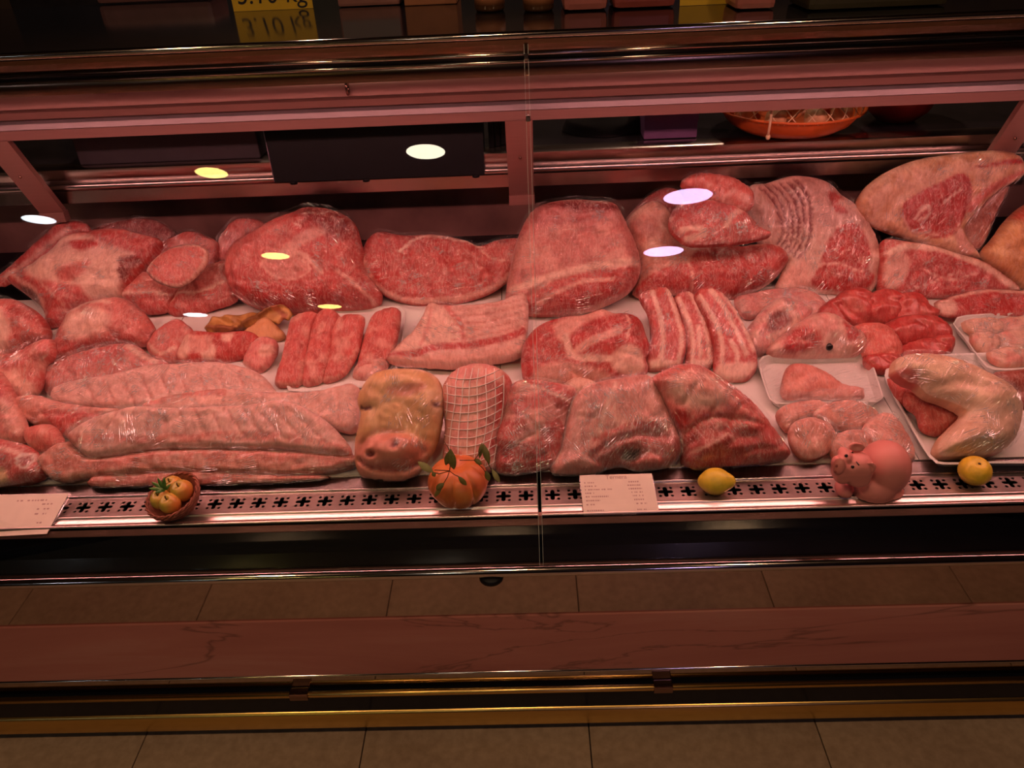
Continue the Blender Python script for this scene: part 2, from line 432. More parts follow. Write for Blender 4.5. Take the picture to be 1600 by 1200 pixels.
# brass bumper rail along the foot: thin tube, dark groove, broad band
Yk = YF - .013
za, zb, zc_, zd, ze = zc(1076, Yk), zc(1087, Yk), zc(1098, Yk), zc(1108, Yk), zc(1134, Yk)
rail = thing('foot_rail', 'polished brass bumper rail running along the foot of the counter', 'rail', (0, Yk, 0))
zt = zc(1080, Yk-.003)
tube('rail_tube', [(XL, Yk, zt), (XR, Yk, zt)], .0070, brass, rail, None, 14)
box('rail_groove', XL, XR, Yk+.005, YF+.001, zd-.002, zt+.004, black_gloss, rail)
prism('rail_band', [(YF, ze+.0), (YF, zd)] + arc(Yk+.010, zd-.012, .012, 90, 165, 6) + arc(Yk+.010, ze+.012, .012, 195, 270, 6), XL, XR, brass, rail, None, True)
for px in (467, 1035):
    c = onY(px, 1083, Yk).x
    box('rail_clip', c-.020, c+.020, Yk-.009, Yk+.012, zt-.009, zt+.009, dark_metal, rail, None, .002)
# chrome rail under the glass
zr = zc(893, GB_Y-.004)
prism('glass_channel', [(GB_Y+.055, zr-.014)] + [(GB_Y+.055, zr+.004), (GB_Y+.012, zr+.010), (GB_Y+.004, zr+.011)] + arc(GB_Y-.002, zr, .011, 90, 270, 10), XL, XR, chrome, case, None, True)
cx = onY(768, 913, GB_Y-.005)
v, f = lathe_vf([(.0005, 0), (.021, 0), (.023, -.004), (.023, -.010), (.0005, -.012)], 24, (cx.x, GB_Y+.004, zr-.012))
mk('latch_knob', v, f, black_mat, case, None, True)
# black recess below the tray edge
box('recess_panel', XL, XR, 1.112, 1.125, .47, .594, black_gloss, case)
prism('front_lip', [(1.100, .6005), (1.100, .578), (1.103, .574), (1.112, .574), (1.112, .5995)], XL, XR, alu_pink, case)

# ------------------------------------------------------------------ vent strip with cross-shaped openings
JX = onZ(843, 785, .6).x
def rounded_cross(a, w, n=5):
    pts = []
    for k in range(4):
        an = k*pi/2; c, s = cos(an), sin(an)
        loc = [(w, w)] + [(a - w + w*cos(t), w*sin(t)) for t in [pi/2 - pi*i/n for i in range(n+1)]]
        loc = [(w, w)] + [(a - w + w*sin(pi*i/n), w*cos(pi*i/n)) for i in range(n+1)]
        pts += [(x*c + y*s, -x*s + y*c) for x, y in loc]
    return pts
CW, VY0, VY1 = .0437, 1.136, 1.187
def vent_cell():
    yc = (VY0+VY1)/2; hw, hd = CW/2, (VY1-VY0)/2
    loops = [[(-hw, -hd), (hw, -hd), (hw, hd), (-hw, hd)], rounded_cross(.0148, .0042)]
    for sx in (-1, 1):
        for sy in (-1, 1):
            loops.append([(sx*.0115 + .0032*cos(-2*pi*i/10), sy*.0115 + .0032*sin(-2*pi*i/10)) for i in range(10)])
    flat = [p for l in loops for p in l]
    tris = geometry.tessellate_polygon([[Vector((x, y, 0)) for x, y in l] for l in loops])
    n = len(flat)
    V = [(x, y, 0) for x, y in flat] + [(x, y, -.0016) for x, y in flat]
    Fs = [tuple(t) for t in tris] + [tuple(n+i for i in reversed(t)) for t in tris]
    k = 0
    for l in loops:
        m = len(l)
        for i in range(m): Fs.append((k+i, k+(i+1) % m, n+k+(i+1) % m, n+k+i))
        k += m
    return V, Fs
rim_mat = simple('pressed_steel', (.78, .62, .58), .30, .92, .05, 50, .02, stretch=(.6, 12, 12))
cellV, cellF = vent_cell()
cell_me = None
rimparts = []
loops_r = [[(x*1.12, y*1.12) for x, y in rounded_cross(.0150, .0050)]] + [[(sx*.0115+.0043*cos(2*pi*i/10), sy*.0115+.0043*sin(2*pi*i/10)) for i in range(10)] for sx in (-1, 1) for sy in (-1, 1)]
for side, (xa, xb, lab) in enumerate(((JX-.004-.0437*38, JX-.004, 'steel air vent strip with cross-shaped openings, left of the glass joint'), (JX+.004, JX+.004+.0437*36, 'steel air vent strip with cross-shaped openings, right of the glass joint'))):
    st = thing('air_vent_strip', lab, 'vent', (xa if side else xb, 1.16, .6), 'vent strips')
    prism('front_edge', [(1.100, .5945), (1.100, .6010)] + arc(1.1030, .6010, .0025, 150, 30, 4) + [(1.106, .5995), (1.124, .5995)] + arc(1.1285, .6000, .0035, 170, 10, 6) + [(1.1335, .5990), (VY0, .5985), (VY0, .5945)], xa, xb, rim_mat, st, None, True)
    prism('rear_slope', [(VY1, .5945), (VY1, .5985), (1.1885, .5988)] + arc(1.1915, .6000, .0032, 170, 10, 6) + [(1.1955, .6005), (1.2165, .6090), (1.2195, .6090), (1.2195, .5945)], xa, xb, steel, st, None, True)
    n = 38 if side == 0 else 36
    for i in range(n):
        x = (xb - CW*(i+.5)) if side == 0 else (xa + CW*(i+.5))
        if cell_me is None:
            o = mk('vent_plate', cellV, cellF, rim_mat, None, (0, 0, 0)); cell_me = o.data
        else:
            o = bpy.data.objects.new('vent_plate', cell_me); COL.objects.link(o)
        o.parent = st; o.location = Vector((x, (VY0+VY1)/2, .5985)) - ORG[st.name]
box('air_duct', XL, XR, 1.126, 1.222, .50, .52, black_mat, case)
# ------------------------------------------------------------------ deck, back wall of the case
case = thing('meat_deck', 'white sloping display deck of the meat counter with its dark back liner', 'display deck', (0, 1.22, .59))
nb = 4; wb = (XR-XL)/nb
def slab_board(name, xa, xb, ya, yb, th, mat, parent=None):
    P = [(xa, ya, deck_z(ya)-.012), (xb, ya, deck_z(ya)-.012), (xb, yb, deck_z(yb)-.012), (xa, yb, deck_z(yb)-.012)]
    V = P + [(x, y, z+th) for x, y, z in P]
    return mk(name, V, [(0, 3, 2, 1), (4, 5, 6, 7), (0, 1, 5, 4), (1, 2, 6, 5), (2, 3, 7, 6), (3, 0, 4, 7)], mat, parent)
for i in range(nb):
    slab_board('deck_board', XL+i*wb+.001, XL+(i+1)*wb-.001, 1.223, 1.93, .012, white_board, case)
slab_board('rear_deck_shade', XL, XR, 1.931, 2.2, .012, black_mat, case)  # rear strip of the deck coloured black to stand in for shade
prism('deck_edge', [(1.2198, .592), (1.2198, .6105), (1.2212, .6115), (1.2230, .6105), (1.2230, .592)], XL, XR, steel, case)
SH_Y = 2.05
z_sh = zc(236, SH_Y); z_sl = zc(292, SH_Y)
box('back_liner', XL, XR, 2.20, 2.215, .60, z_sl+.03, back_mat, case)
# rear work shelf with a rolled steel front edge
case = thing('work_shelf', 'dark rear work shelf with a rolled steel front edge', 'shelf', (0, SH_Y, z_sh-.03))
prism('shelf_edge', [(SH_Y+.05, z_sh-.004), (SH_Y+.05, z_sh), (SH_Y+.006, z_sh), (SH_Y, z_sh-.004), (SH_Y, zc(254, SH_Y)), (SH_Y+.006, zc(257, SH_Y))] +
      arc(SH_Y+.006, zc(266, SH_Y), .012, 100, 260, 10) + [(SH_Y+.004, zc(277, SH_Y)), (SH_Y+.004, z_sl), (SH_Y+.012, z_sl-.004), (SH_Y+.05, z_sl-.004)], XL, XR, steel, case, None, True)
box('shelf_board', XL, XR, SH_Y+.05, 2.95, z_sh-.03, z_sh-.002, dark_counter, case)
box('rear_splash', XL, XR, 2.95, 2.97, z_sh-.03, 1.6, dark_counter, case)
# upper frame: salmon profile, satin band, lower lip
case = thing('upper_frame', 'salmon metal frame with leaning posts above the back row of meat', 'frame', (0, 1.92, zc(187, 1.92)))
UY = 1.92
za_, zb_, zcc, zdd, zee = zc(121, UY), zc(141, UY), zc(163, UY), zc(172, UY), zc(187, UY)
prism('upper_profile', [(UY+.06, za_)] + [(UY+.03, za_+.004), (UY+.012, za_), (UY+.002, (za_+zb_)/2), (UY, zb_+.002), (UY+.006, zb_), (UY+.06, zb_)], XL, XR, alu_pink, case, None, True)
prism('upper_profile', [(UY+.06, zb_-.001), (UY+.004, zb_-.001), (UY-.002, zb_-.005), (UY-.002, zb_-.020), (UY+.004, zb_-.024), (UY+.06, zb_-.024)], XL, XR, alu_pink, case, None, True)
prism('satin_band', [(UY+.06, zb_-.025), (UY+.004, zb_-.025), (UY, zcc), (UY-.004, zdd+.001), (UY+.06, zdd+.001)], XL, XR, steel_rough, case, None, False)
prism('lower_lip', [(UY+.012, zdd), (UY-.006, zdd), (UY-.008, zee), (UY+.012, zee)], XL, XR, alu_pink, case)
# posts that lean back from the upper frame to the shelf edge
for px, py in ((82, 327), (815, 303), (1549, 238)):
    q = onY(px, py, SH_Y-.012); x = q.x
    A = Vector((x, UY-.004, zee+.004)); B = Vector((x, SH_Y-.012, zc(300, SH_Y)))
    d = (B-A).normalized(); s = Vector((.033, 0, 0)); nn = d.cross(Vector((1, 0, 0))).normalized()*.008
    V = [A-s-nn, A+s-nn, A+s+nn, A-s+nn, B-s-nn, B+s-nn, B+s+nn, B-s+nn]
    po = mk('post', V, [(0, 1, 2, 3), (4, 7, 6, 5), (0, 4, 5, 1), (1, 5, 6, 2), (2, 6, 7, 3), (3, 7, 4, 0)], alu_pink, case)
    box('post_foot', x-.034, x+.034, SH_Y-.026, SH_Y+.0, B.z-.028, B.z-.001, alu_pink, po, None, .001)
    e = A.lerp(B, .45)
    v, f = ell_vf(e + nn*1.0 + Vector((0, -.008, 0)), (.004, .003, .004), 10, 6)
    mk('screw', v, f, dark_metal, po, None, True)
# lamp housing under the top shelf, with the pink tubes inside
case = thing('top_shelf', 'dark glossy top shelf with bronze trim and chrome rods', 'shelf', (0, glass_y(1.37), zc(119, glass_y(1.37)+.012)))
LY = glass_y(1.37)
hz0, hz1 = zc(119, LY+.012), zc(97, LY+.012)
prism('lamp_housing_front', [(LY+.012, hz1), (LY+.008, (hz0+hz1)/2), (LY+.012, hz0), (LY+.022, hz0-.002), (LY+.026, hz0+.002), (LY+.026, hz1)], XL, XR, dark_metal, case, None, True)
prism('lamp_housing_top', [(LY+.026, 1.378), (LY+.026, 1.386), (LY+.16, 1.386), (LY+.16, 1.330), (LY+.157, 1.330), (LY+.157, 1.378)], XL, XR, white_board, case)
prism('trim_band', [(LY+.014, zc(95, LY+.012)), (LY+.010, zc(85, LY+.012)), (LY+.026, zc(85, LY+.012)), (LY+.026, zc(95, LY+.012))], XL, XR, black_gloss, case)
for yy, mt, r in ((96, chrome, .0028), (84, chrome, .0028)):
    tube('trim_rod', [(XL, LY+.011, zc(yy, LY+.012)), (XR, LY+.011, zc(yy, LY+.012))], r, mt, case, None, 10)
prism('trim_band', [(LY+.012, zc(82, LY+.012)), (LY+.006, zc(70, LY+.012)), (LY+.002, zc(60, LY+.012)), (LY+.026, zc(60, LY+.012)), (LY+.026, zc(82, LY+.012))], XL, XR, dark_metal, case, None, True)
ZT = zc(55, LY)
prism('top_shelf_edge', arc(LY+.004, ZT, .006, 70, 290, 10), XL, XR, chrome, case, None, True)
top_z = ZT + .004
box('shelf_plate', XL, XR, LY+.004, 2.0, top_z-.008, top_z, simple('black_glass_plate', (.006, .007, .010), .10, 0, .2, 10, 0), case)
tubem = emit_mat('pink_tube_glow', TUBE_COLOR, TUBE_POWER)
for a, b_ in ((XL+.05, -.02), (.02, XR-.05)):
    tl = thing('fluorescent_tube', 'pink fluorescent tube under the top shelf, %s half' % ('left' if a < -.5 else 'right'), 'tube lamp', ((a+b_)/2, LY+.085, 1.352), 'pink tubes of the case')
    tube('tube_glass', [(a+.03, LY+.085, 1.352), (b_-.03, LY+.085, 1.352)], .014, tubem, tl, None, 14)
    for x0, x1 in ((a, a+.03), (b_-.03, b_)):
        tube('tube_cap', [(x0, LY+.085, 1.352), (x1, LY+.085, 1.352)], .0145, steel_rough, tl, None, 14)
# clips and the small knob on the upper profile
for px, py in ((819, 88), (819, 184)):
    pass
kx = onY(543, 136, UY-.006)
kn = tag(tube('hook_ring', [kx + Vector((0, .01*cos(a)-.004, .016*sin(a))) for a in [2*pi*i/14 for i in range(14)]], .0032, dark_metal, None, tuple(kx), 6, True), 'small dark ring hanging on the salmon profile', 'ring')

# ------------------------------------------------------------------ front glass panes
TH = .006
for xa, xb, lab in ((XL, JX-.0035, 'left leaning front glass pane of the meat counter'), (JX+.0035, XR, 'right leaning front glass pane of the meat counter')):
    b0 = Vector((0, GB_Y, zr+.010)); b1 = Vector((0, glass_y(GT_Z), GT_Z)); nn = -g_n*TH
    b0.y = glass_y(b0.z)
    gp = tag(mk('front_glass', [Vector((x, p.y, p.z)) for p in (b0, b1, b1+nn, b0+nn) for x in (xa, xb)], [(0, 1, 3, 2), (2, 3, 5, 4), (4, 5, 7, 6), (6, 7, 1, 0)], glass, None, ((xa+xb)/2, GB_Y, zr)), lab, 'glass pane', 'front glass panes')
    xe = xb if xa == XL else xa
    s = .0006 if xa == XL else -.0006
    mk('polished_edge', [Vector((x, p.y, p.z)) for p in (b0, b1, b1+nn, b0+nn) for x in (xe, xe+s)], [(0, 1, 3, 2), (2, 3, 5, 4), (4, 5, 7, 6), (6, 7, 1, 0), (0, 2, 4, 6), (1, 7, 5, 3)], glass_edge, gp)
for z in (zc(88, LY), zc(186, glass_y(1.27))):
    y = glass_y(z)
    o = tag(box('glass_clip', JX-.0035, JX+.0035, y-.005, y+.008, z-.005, z+.005, chrome, None, (JX, y, z), .002), '%s chrome clip joining the two front glass panes' % ('upper' if z > 1.33 else 'lower'), 'clip')
# ------------------------------------------------------------------ meat: bodies grown from an outline on a leaning middle plane
CROPS = {'A': (0, 310, 3.8095), 'B': (400, 310, 3.8095), 'C': (800, 270, 3.636), 'D': (1180, 230, 3.8095), 'E': (0, 560, 3.8095),
         'F': (400, 560, 3.8095), 'G': (760, 560, 3.8095), 'H': (1180, 440, 3.8095), 'P': (0, 0, 1.0)}
def cp(c, pts):
    ox, oy, s = CROPS[c]; return [(ox + x/s, oy + y/s) for x, y in pts]
def spline(pts, step, closed=True):
    P = np.array(pts, float); n = len(P); out = []
    rng = range(n) if closed else range(n-1)
    for i in rng:
        if closed: p0, p1, p2, p3 = P[i-1], P[i], P[(i+1) % n], P[(i+2) % n]
        else: p0, p1, p2, p3 = P[max(i-1, 0)], P[i], P[i+1], P[min(i+2, n-1)]
        k = max(1, int(np.linalg.norm(p2-p1)/step))
        for j in range(k):
            t = j/k
            out.append(.5*((2*p1) + (-p0+p2)*t + (2*p0-5*p1+4*p2-p3)*t*t + (-p0+3*p1-3*p2+p3)*t**3))
    if not closed: out.append(P[-1])
    return np.array(out)
def grow(P, d):
    t = np.roll(P, -1, 0) - np.roll(P, 1, 0); t /= (np.linalg.norm(t, axis=1)[:, None] + 1e-9)
    x, y = P[:, 0], P[:, 1]; ar = (x*np.roll(y, -1) - np.roll(x, -1)*y).sum()
    n = np.stack([t[:, 1], -t[:, 0]], 1)*(1 if ar > 0 else -1)
    return P + n*d
def seg_dist(Q, poly, closed=True):
    A = poly; B = np.roll(poly, -1, 0) if closed else poly[1:]
    if not closed: A = poly[:-1]
    best = np.full(len(Q), 1e9)
    for a, b in zip(A, B):
        ab = b-a; L = ab @ ab + 1e-12
        t = np.clip(((Q-a) @ ab)/L, 0, 1)
        d = Q - a - t[:, None]*ab
        best = np.minimum(best, (d*d).sum(1))
    return np.sqrt(best)
def inside(Q, poly):
    x, y = Q[:, 0], Q[:, 1]; c = np.zeros(len(Q), bool)
    A = poly; B = np.roll(poly, -1, 0)
    for (x0, y0), (x1, y1) in zip(A, B):
        m = ((y0 > y) != (y1 > y)); 
        if y1 != y0: c ^= m & (x < (x1-x0)*(y-y0)/(y1-y0) + x0)
    return c
LEAN = (.55, .078, .070); PORK = (.63, .145, .125); RED = (.49, .038, .037); DEEP = (.26, .026, .026); FAT = (.80, .47, .38); PFAT = (.76, .35, .29); YFAT = (.80, .50, .27)
SKIN = (.74, .38, .17); BEIGE = (.72, .44, .29)
FRAME = {}
SURF = {}
def meat(name, label, c, outline, col=LEAN, tau=50, Tf=.03, Tb=.05, Rf=None, paint=(), bumps=(), grooves=(), film=None, heavy=False, Y0=None, lift=0.0,
         group=None, cat='meat', mat=None, lump=.006, fine=.0022, step=3.6, base=None, parent=None, seed=0, grow_px=2.0, tailor=None):
    s = CROPS[c][2]
    out = grow(spline(cp(c, outline), 7.0), grow_px)
    if base is None:
        k = int(np.argmax(out[:, 1] + .048*out[:, 0])); bpx = out[k]
    else: bpx = np.array(cp(c, [base])[0])
    P0 = onY(bpx[0], bpx[1], Y0) if Y0 else on_deck(bpx[0], bpx[1], lift)
    if P0.z < deck_z(P0.y): P0 = on_deck(bpx[0], bpx[1], 0)
    if parent is not None and Y0 is None and lift == 0.0 and False: pass
    ta = radians(tau); ev = np.array((0, cos(ta), sin(ta))); nn = np.array((0, -sin(ta), cos(ta))); p0 = np.array(P0)
    def to_uv(px):
        d = rays(px); t = ((p0-CN) @ nn)/(d @ nn); P = CN + d*t[:, None]
        return np.stack([P[:, 0]-p0[0], (P-p0) @ ev], 1)
    def to_xyz(uv): return p0 + np.outer(uv[:, 0], (1, 0, 0)) + np.outer(uv[:, 1], ev)
    ob = to_uv(out)
    dist = float(np.linalg.norm(p0-CN)); h = step*dist/F_PX
    # resample boundary evenly
    seg = np.linalg.norm(np.roll(ob, -1, 0)-ob, axis=1); L = seg.sum(); nb_ = max(24, int(L/(h*1.1)))
    cum = np.concatenate([[0], np.cumsum(seg)]); ext = np.vstack([ob, ob[:1]])
    tt = np.linspace(0, L, nb_, endpoint=False)
    bd = np.stack([np.interp(tt, cum, ext[:, 0]), np.interp(tt, cum, ext[:, 1])], 1)
    lo, hi = bd.min(0), bd.max(0)
    gx = np.arange(lo[0], hi[0], h); gy = np.arange(lo[1], hi[1], h*.87)
    G = np.array([(x + (h*.5 if j % 2 else 0), y) for j, y in enumerate(gy) for x in gx])
    rs = np.random.RandomState(seed+len(out)); G = G + rs.uniform(-.16, .16, G.shape)*h
    ins = inside(G, bd); G = G[ins]; dg = seg_dist(G, bd); keep = dg > h*.55; G = G[keep]; dg = dg[keep]
    V2 = np.vstack([bd, G]); D = np.concatenate([np.zeros(len(bd)), dg])
    res = geometry.delaunay_2d_cdt([Vector(v) for v in V2], [], [list(range(len(bd)))], 1, 1e-7)
    v2 = np.array([tuple(v) for v in res[0]]); tris = [tuple(f) for f in res[2]]
    if len(v2) != len(V2):
        D = seg_dist(v2, bd); D[D < 1e-5] = 0
    else:
        D = np.array([D[o[0]] if o else 0 for o in res[3]]) if res[3] else D
        V2 = v2
    v2 = np.array(v2)
    n = len(v2)
    R = Rf if Rf else max(.012, min(float(D.max())*.72, .05))
    prof = lambda d, r: np.sqrt(np.clip(1-(1-np.clip(d/r, 0, 1))**2, 0, 1))
    mid = to_xyz(v2); px = proj(mid)
    top = Tf*prof(D, R); bot = .7*Tb*prof(D, R*1.1)
    for b in bumps:
        (bx, by), rx, ry, amp = b[:4]; ro = radians(b[4]) if len(b) > 4 else 0
        q = (px - np.array(cp(c, [(bx, by)])[0]))*s
        xr = q[:, 0]*cos(ro)+q[:, 1]*sin(ro); yr = -q[:, 0]*sin(ro)+q[:, 1]*cos(ro)
        r2 = (xr/rx)**2+(yr/ry)**2
        top += amp*np.clip(1-r2, 0, 1)**1.0*np.where(r2 < 1, 1, 0) if len(b) > 5 and b[5] == 'ell' else amp*np.exp(-r2*1.6)
    for g in grooves:
        pts, w, amp = g
        dd = seg_dist(px, spline(cp(c, pts), 5, False), False)*s
        top += amp*np.exp(-(dd/w)**2)*np.clip(D/.006, 0, 1)
    sd = Vector((seed*3.1, len(out)*.37, p0[0]*11))
    nz = np.array([noise.noise(Vector((m[0], m[1], m[2]))*26+sd) for m in mid])
    nf = np.array([noise.noise(Vector((m[0], m[1], m[2]))*85+sd) for m in mid])
    wgt = np.clip(D/.012, 0, 1)
    base_top = top.copy()
    ns = np.array([abs(noise.noise(Vector((m[0], m[1]*1.3, m[2]))*15+sd*2.3)) for m in mid])
    top = top + (nz*lump + nf*fine - np.clip(.16-ns, 0, 1)*lump*5.5)*wgt
    if tailor: top = tailor(px, top, D)
    PT = mid + np.outer(top, nn); PB = mid - np.outer(bot, nn)
    def clampz(Pn):
        z = DK_Z + DK_S*(Pn[:, 1]-DK_Y) + .0015
        z = np.where(Pn[:, 1] < 1.2195, .6125, z)
        Pn[:, 2] = np.maximum(Pn[:, 2], z); return Pn
    PT = clampz(PT); PB = clampz(PB)
    bnd = D <= 1e-9
    idx = np.full(n, -1); k = n; extra = []
    for i in range(n):
        if bnd[i]: idx[i] = i
        else: idx[i] = k; k += 1; extra.append(PB[i])
    PT[bnd] = np.maximum(PT[bnd], PT[bnd])
    V = [Vector(p) for p in PT] + [Vector(p) for p in extra]
    Fc = tris + [(idx[a], idx[c_], idx[b_]) for a, b_, c_ in tris]
    o = mk(name, V, [tuple(int(i) for i in f) for f in Fc], mat or meat_m, parent, tuple(P0), True)
    # pigment: lean, fat and skin, plus shade painted into hollows
    C = np.tile(np.array(col), (n, 1))
    pn = px + np.stack([nf, nz], 1)*1.4
    for e in paint:
        if e[0] == 'p':
            poly = spline(cp(c, e[1]), 6); soft = (e[3] if len(e) > 3 else 6)/s
            dd = seg_dist(pn, poly); sgn = np.where(inside(pn, poly), dd, -dd); w = np.clip(sgn/soft+.5, 0, 1)
        elif e[0] == 'l':
            dd = seg_dist(pn, spline(cp(c, e[1]), 5, False), False)*s; w = np.clip((e[2]-dd)/max(4, e[2]*.5)+.5, 0, 1)
            e = (e[0], e[1], e[3])
        elif e[0] == 'n':      # mottling by noise
            q = np.array([noise.noise(Vector((m[0], m[1]*.6, m[2]*1.2))*e[1]+sd*1.7) for m in mid]); w = np.clip((q-e[3])/.25, 0, 1)*(e[4] if len(e) > 4 else 1)
        C = C*(1-w[:, None]) + np.array(e[2])*w[:, None]
    bcol = np.array(paint[-1][2] if (paint and paint[-1][0] == 'back') else col)
    full = np.vstack([C, C[~bnd]])
    at = o.data.color_attributes.new('Pigment', 'FLOAT_COLOR', 'POINT')
    at.data.foreach_set('color', np.hstack([full, np.ones((len(full), 1))]).astype(np.float32).ravel())
    uvl = o.data.uv_layers.new(name='UVMap')
    uv_all = np.vstack([v2, v2[~bnd]])
    li = np.zeros(len(o.data.loops), np.int32); o.data.loops.foreach_get('vertex_index', li)
    uvl.data.foreach_set('uv', uv_all[li].astype(np.float32).ravel())
    if parent is None: tag(o, label, cat, group)
    elif label: o['label'] = label
    SURF[o.name] = BVHTree.FromPolygons([tuple(v) for v in V], [f for f in Fc])
    if film is not None:
        # cling film: a taut skin over the top, resting a little above the flesh
        ft = base_top*1.0
        adj = [[] for _ in range(n)]
        for a, b_, c_ in tris:
            adj[a] += [b_, c_]; adj[b_] += [a, c_]; adj[c_] += [a, b_]
        ft = np.maximum(ft, top)
        for _ in range(8):
            av = np.array([ft[a].mean() if a else ft[i] for i, a in enumerate(adj)]); ft = np.maximum(av, top)
        FT = clampz(mid + np.outer(ft + .0022, nn)); FT[:, 2] += .0012
        ang = radians(film)
        fo = mk('plastic_wrap', [Vector(p) for p in FT], tris, film_heavy if heavy else film_m, o, None, True)
        ul = fo.data.uv_layers.new(name='UVMap')
        ru = np.stack([v2[:, 0]*cos(ang)+v2[:, 1]*sin(ang), -v2[:, 0]*sin(ang)+v2[:, 1]*cos(ang)], 1) + np.array((p0[0]*3, seed+p0[1]*2))
        li = np.zeros(len(fo.data.loops), np.int32); fo.data.loops.foreach_get('vertex_index', li)
        ul.data.foreach_set('uv', ru[li].astype(np.float32).ravel())
        # taut creases: thin raised folds in fans, whitened to stand in for glints
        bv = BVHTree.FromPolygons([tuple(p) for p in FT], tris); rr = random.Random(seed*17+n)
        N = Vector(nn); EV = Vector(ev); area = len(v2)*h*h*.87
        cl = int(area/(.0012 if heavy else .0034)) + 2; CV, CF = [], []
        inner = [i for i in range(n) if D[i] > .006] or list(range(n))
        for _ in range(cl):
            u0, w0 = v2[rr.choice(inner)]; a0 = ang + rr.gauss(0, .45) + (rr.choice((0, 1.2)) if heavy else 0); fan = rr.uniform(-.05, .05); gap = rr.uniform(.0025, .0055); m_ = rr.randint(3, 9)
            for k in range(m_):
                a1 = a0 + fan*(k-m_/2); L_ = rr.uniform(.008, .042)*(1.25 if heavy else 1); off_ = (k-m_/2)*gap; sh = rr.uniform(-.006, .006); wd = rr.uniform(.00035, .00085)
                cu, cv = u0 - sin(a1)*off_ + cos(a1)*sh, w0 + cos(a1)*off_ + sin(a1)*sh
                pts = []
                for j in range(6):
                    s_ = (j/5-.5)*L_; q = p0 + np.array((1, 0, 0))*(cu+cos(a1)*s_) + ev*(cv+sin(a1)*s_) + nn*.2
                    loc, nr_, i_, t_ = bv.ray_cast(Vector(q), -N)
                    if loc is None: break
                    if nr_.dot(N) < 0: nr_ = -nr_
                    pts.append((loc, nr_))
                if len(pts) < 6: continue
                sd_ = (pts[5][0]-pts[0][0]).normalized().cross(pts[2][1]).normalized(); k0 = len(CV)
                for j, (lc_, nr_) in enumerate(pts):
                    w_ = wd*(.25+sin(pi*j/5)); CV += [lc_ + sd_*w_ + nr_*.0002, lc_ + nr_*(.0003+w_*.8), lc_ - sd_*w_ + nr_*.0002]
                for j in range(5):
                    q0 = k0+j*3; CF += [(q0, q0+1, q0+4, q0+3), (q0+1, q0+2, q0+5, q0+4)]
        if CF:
            mk('film_crease_glints', CV, CF, crease_glint_m, fo, None, False, 'stuff')
    return o
def hit(o, c, x, y, off=.0):
    p = cp(c, [(x, y)])[0]; d = Vector(ray(*p)).normalized()
    loc, nr, i, t = SURF[o.name].ray_cast(Vector(CN), d)
    if loc is None: return None
    if nr.dot(d) > 0: nr = -nr
    return loc + nr*off

# trays -----------------------------------------------------------------
def tray(name, label, c, outline, lift=.0, wall=.022, mat=None, group=None, floor_t=.003, tau=None):
    px = spline(cp(c, outline), 8)
    P = np.array([tuple(on_deck(x, y, lift + wall)) for x, y in px])
    ce = P.mean(0); n = len(P)
    rings = [(1.0, 0.0), (.985, .0015), (.965, .0), (.93, -wall*.55), (.90, -wall+floor_t)]
    V = []
    for k, dz in rings:
        q = ce + (P-ce)*np.array((k, k, 1)); q[:, 2] = ce[2] + (q[:, 1]-ce[1])*DK_S + dz; V += [tuple(v) for v in q]
    for k, dz in [(.895, -wall+.0012), (.985, -.003)]:
        q = ce + (P-ce)*np.array((k, k, 1)); q[:, 2] = ce[2] + (q[:, 1]-ce[1])*DK_S + dz; V += [tuple(v) for v in q]
    Fc = []
    for r in range(4):
        for i in range(n): Fc.append((r*n+i, r*n+(i+1) % n, (r+1)*n+(i+1) % n, (r+1)*n+i))
    Fc.append(tuple(range(4*n, 5*n)))
    for i in range(n): Fc.append((0*n+i, 6*n+i, 6*n+(i+1) % n, (i+1) % n)); Fc.append((6*n+i, 5*n+i, 5*n+(i+1) % n, 6*n+(i+1) % n))
    Fc.append(tuple(range(6*n-1, 5*n-1, -1)))
    o = mk(name, V, Fc, mat or foam, None, (ce[0], ce[1], ce[2]-wall), False)
    return tag(o, label, 'tray', group)
def film_sheet(o, c, outline, lift, sag=.004, ang=40, heavy=True, bump=()):
    px = spline(cp(c, outline), 10); P = [on_deck(x, y, lift) for x, y in px]
    ce = sum(P, Vector())/len(P); n = len(P); V = []; rr = 7
    for k in range(rr):
        t = 1-k/rr
        for p in P:
            q = ce.lerp(p, t); q = q + Vector((0, 0, (1-t*t)*sag)); V.append(q)
    V.append(ce + Vector((0, 0, sag)))
    Fc = [(k*n+i, k*n+(i+1) % n, (k+1)*n+(i+1) % n, (k+1)*n+i) for k in range(rr-1) for i in range(n)] + [((rr-1)*n+i, (rr-1)*n+(i+1) % n, rr*n) for i in range(n)]
    f = mk('plastic_wrap', V, Fc, film_heavy if heavy else film_m, o, None, True)
    ul = f.data.uv_layers.new(name='UVMap'); a = radians(ang)
    for l in f.data.loops:
        v = f.data.vertices[l.vertex_index].co
        ul.data[l.index].uv = (v.x*cos(a)+v.y*sin(a), -v.x*sin(a)+v.y*cos(a))
    return f
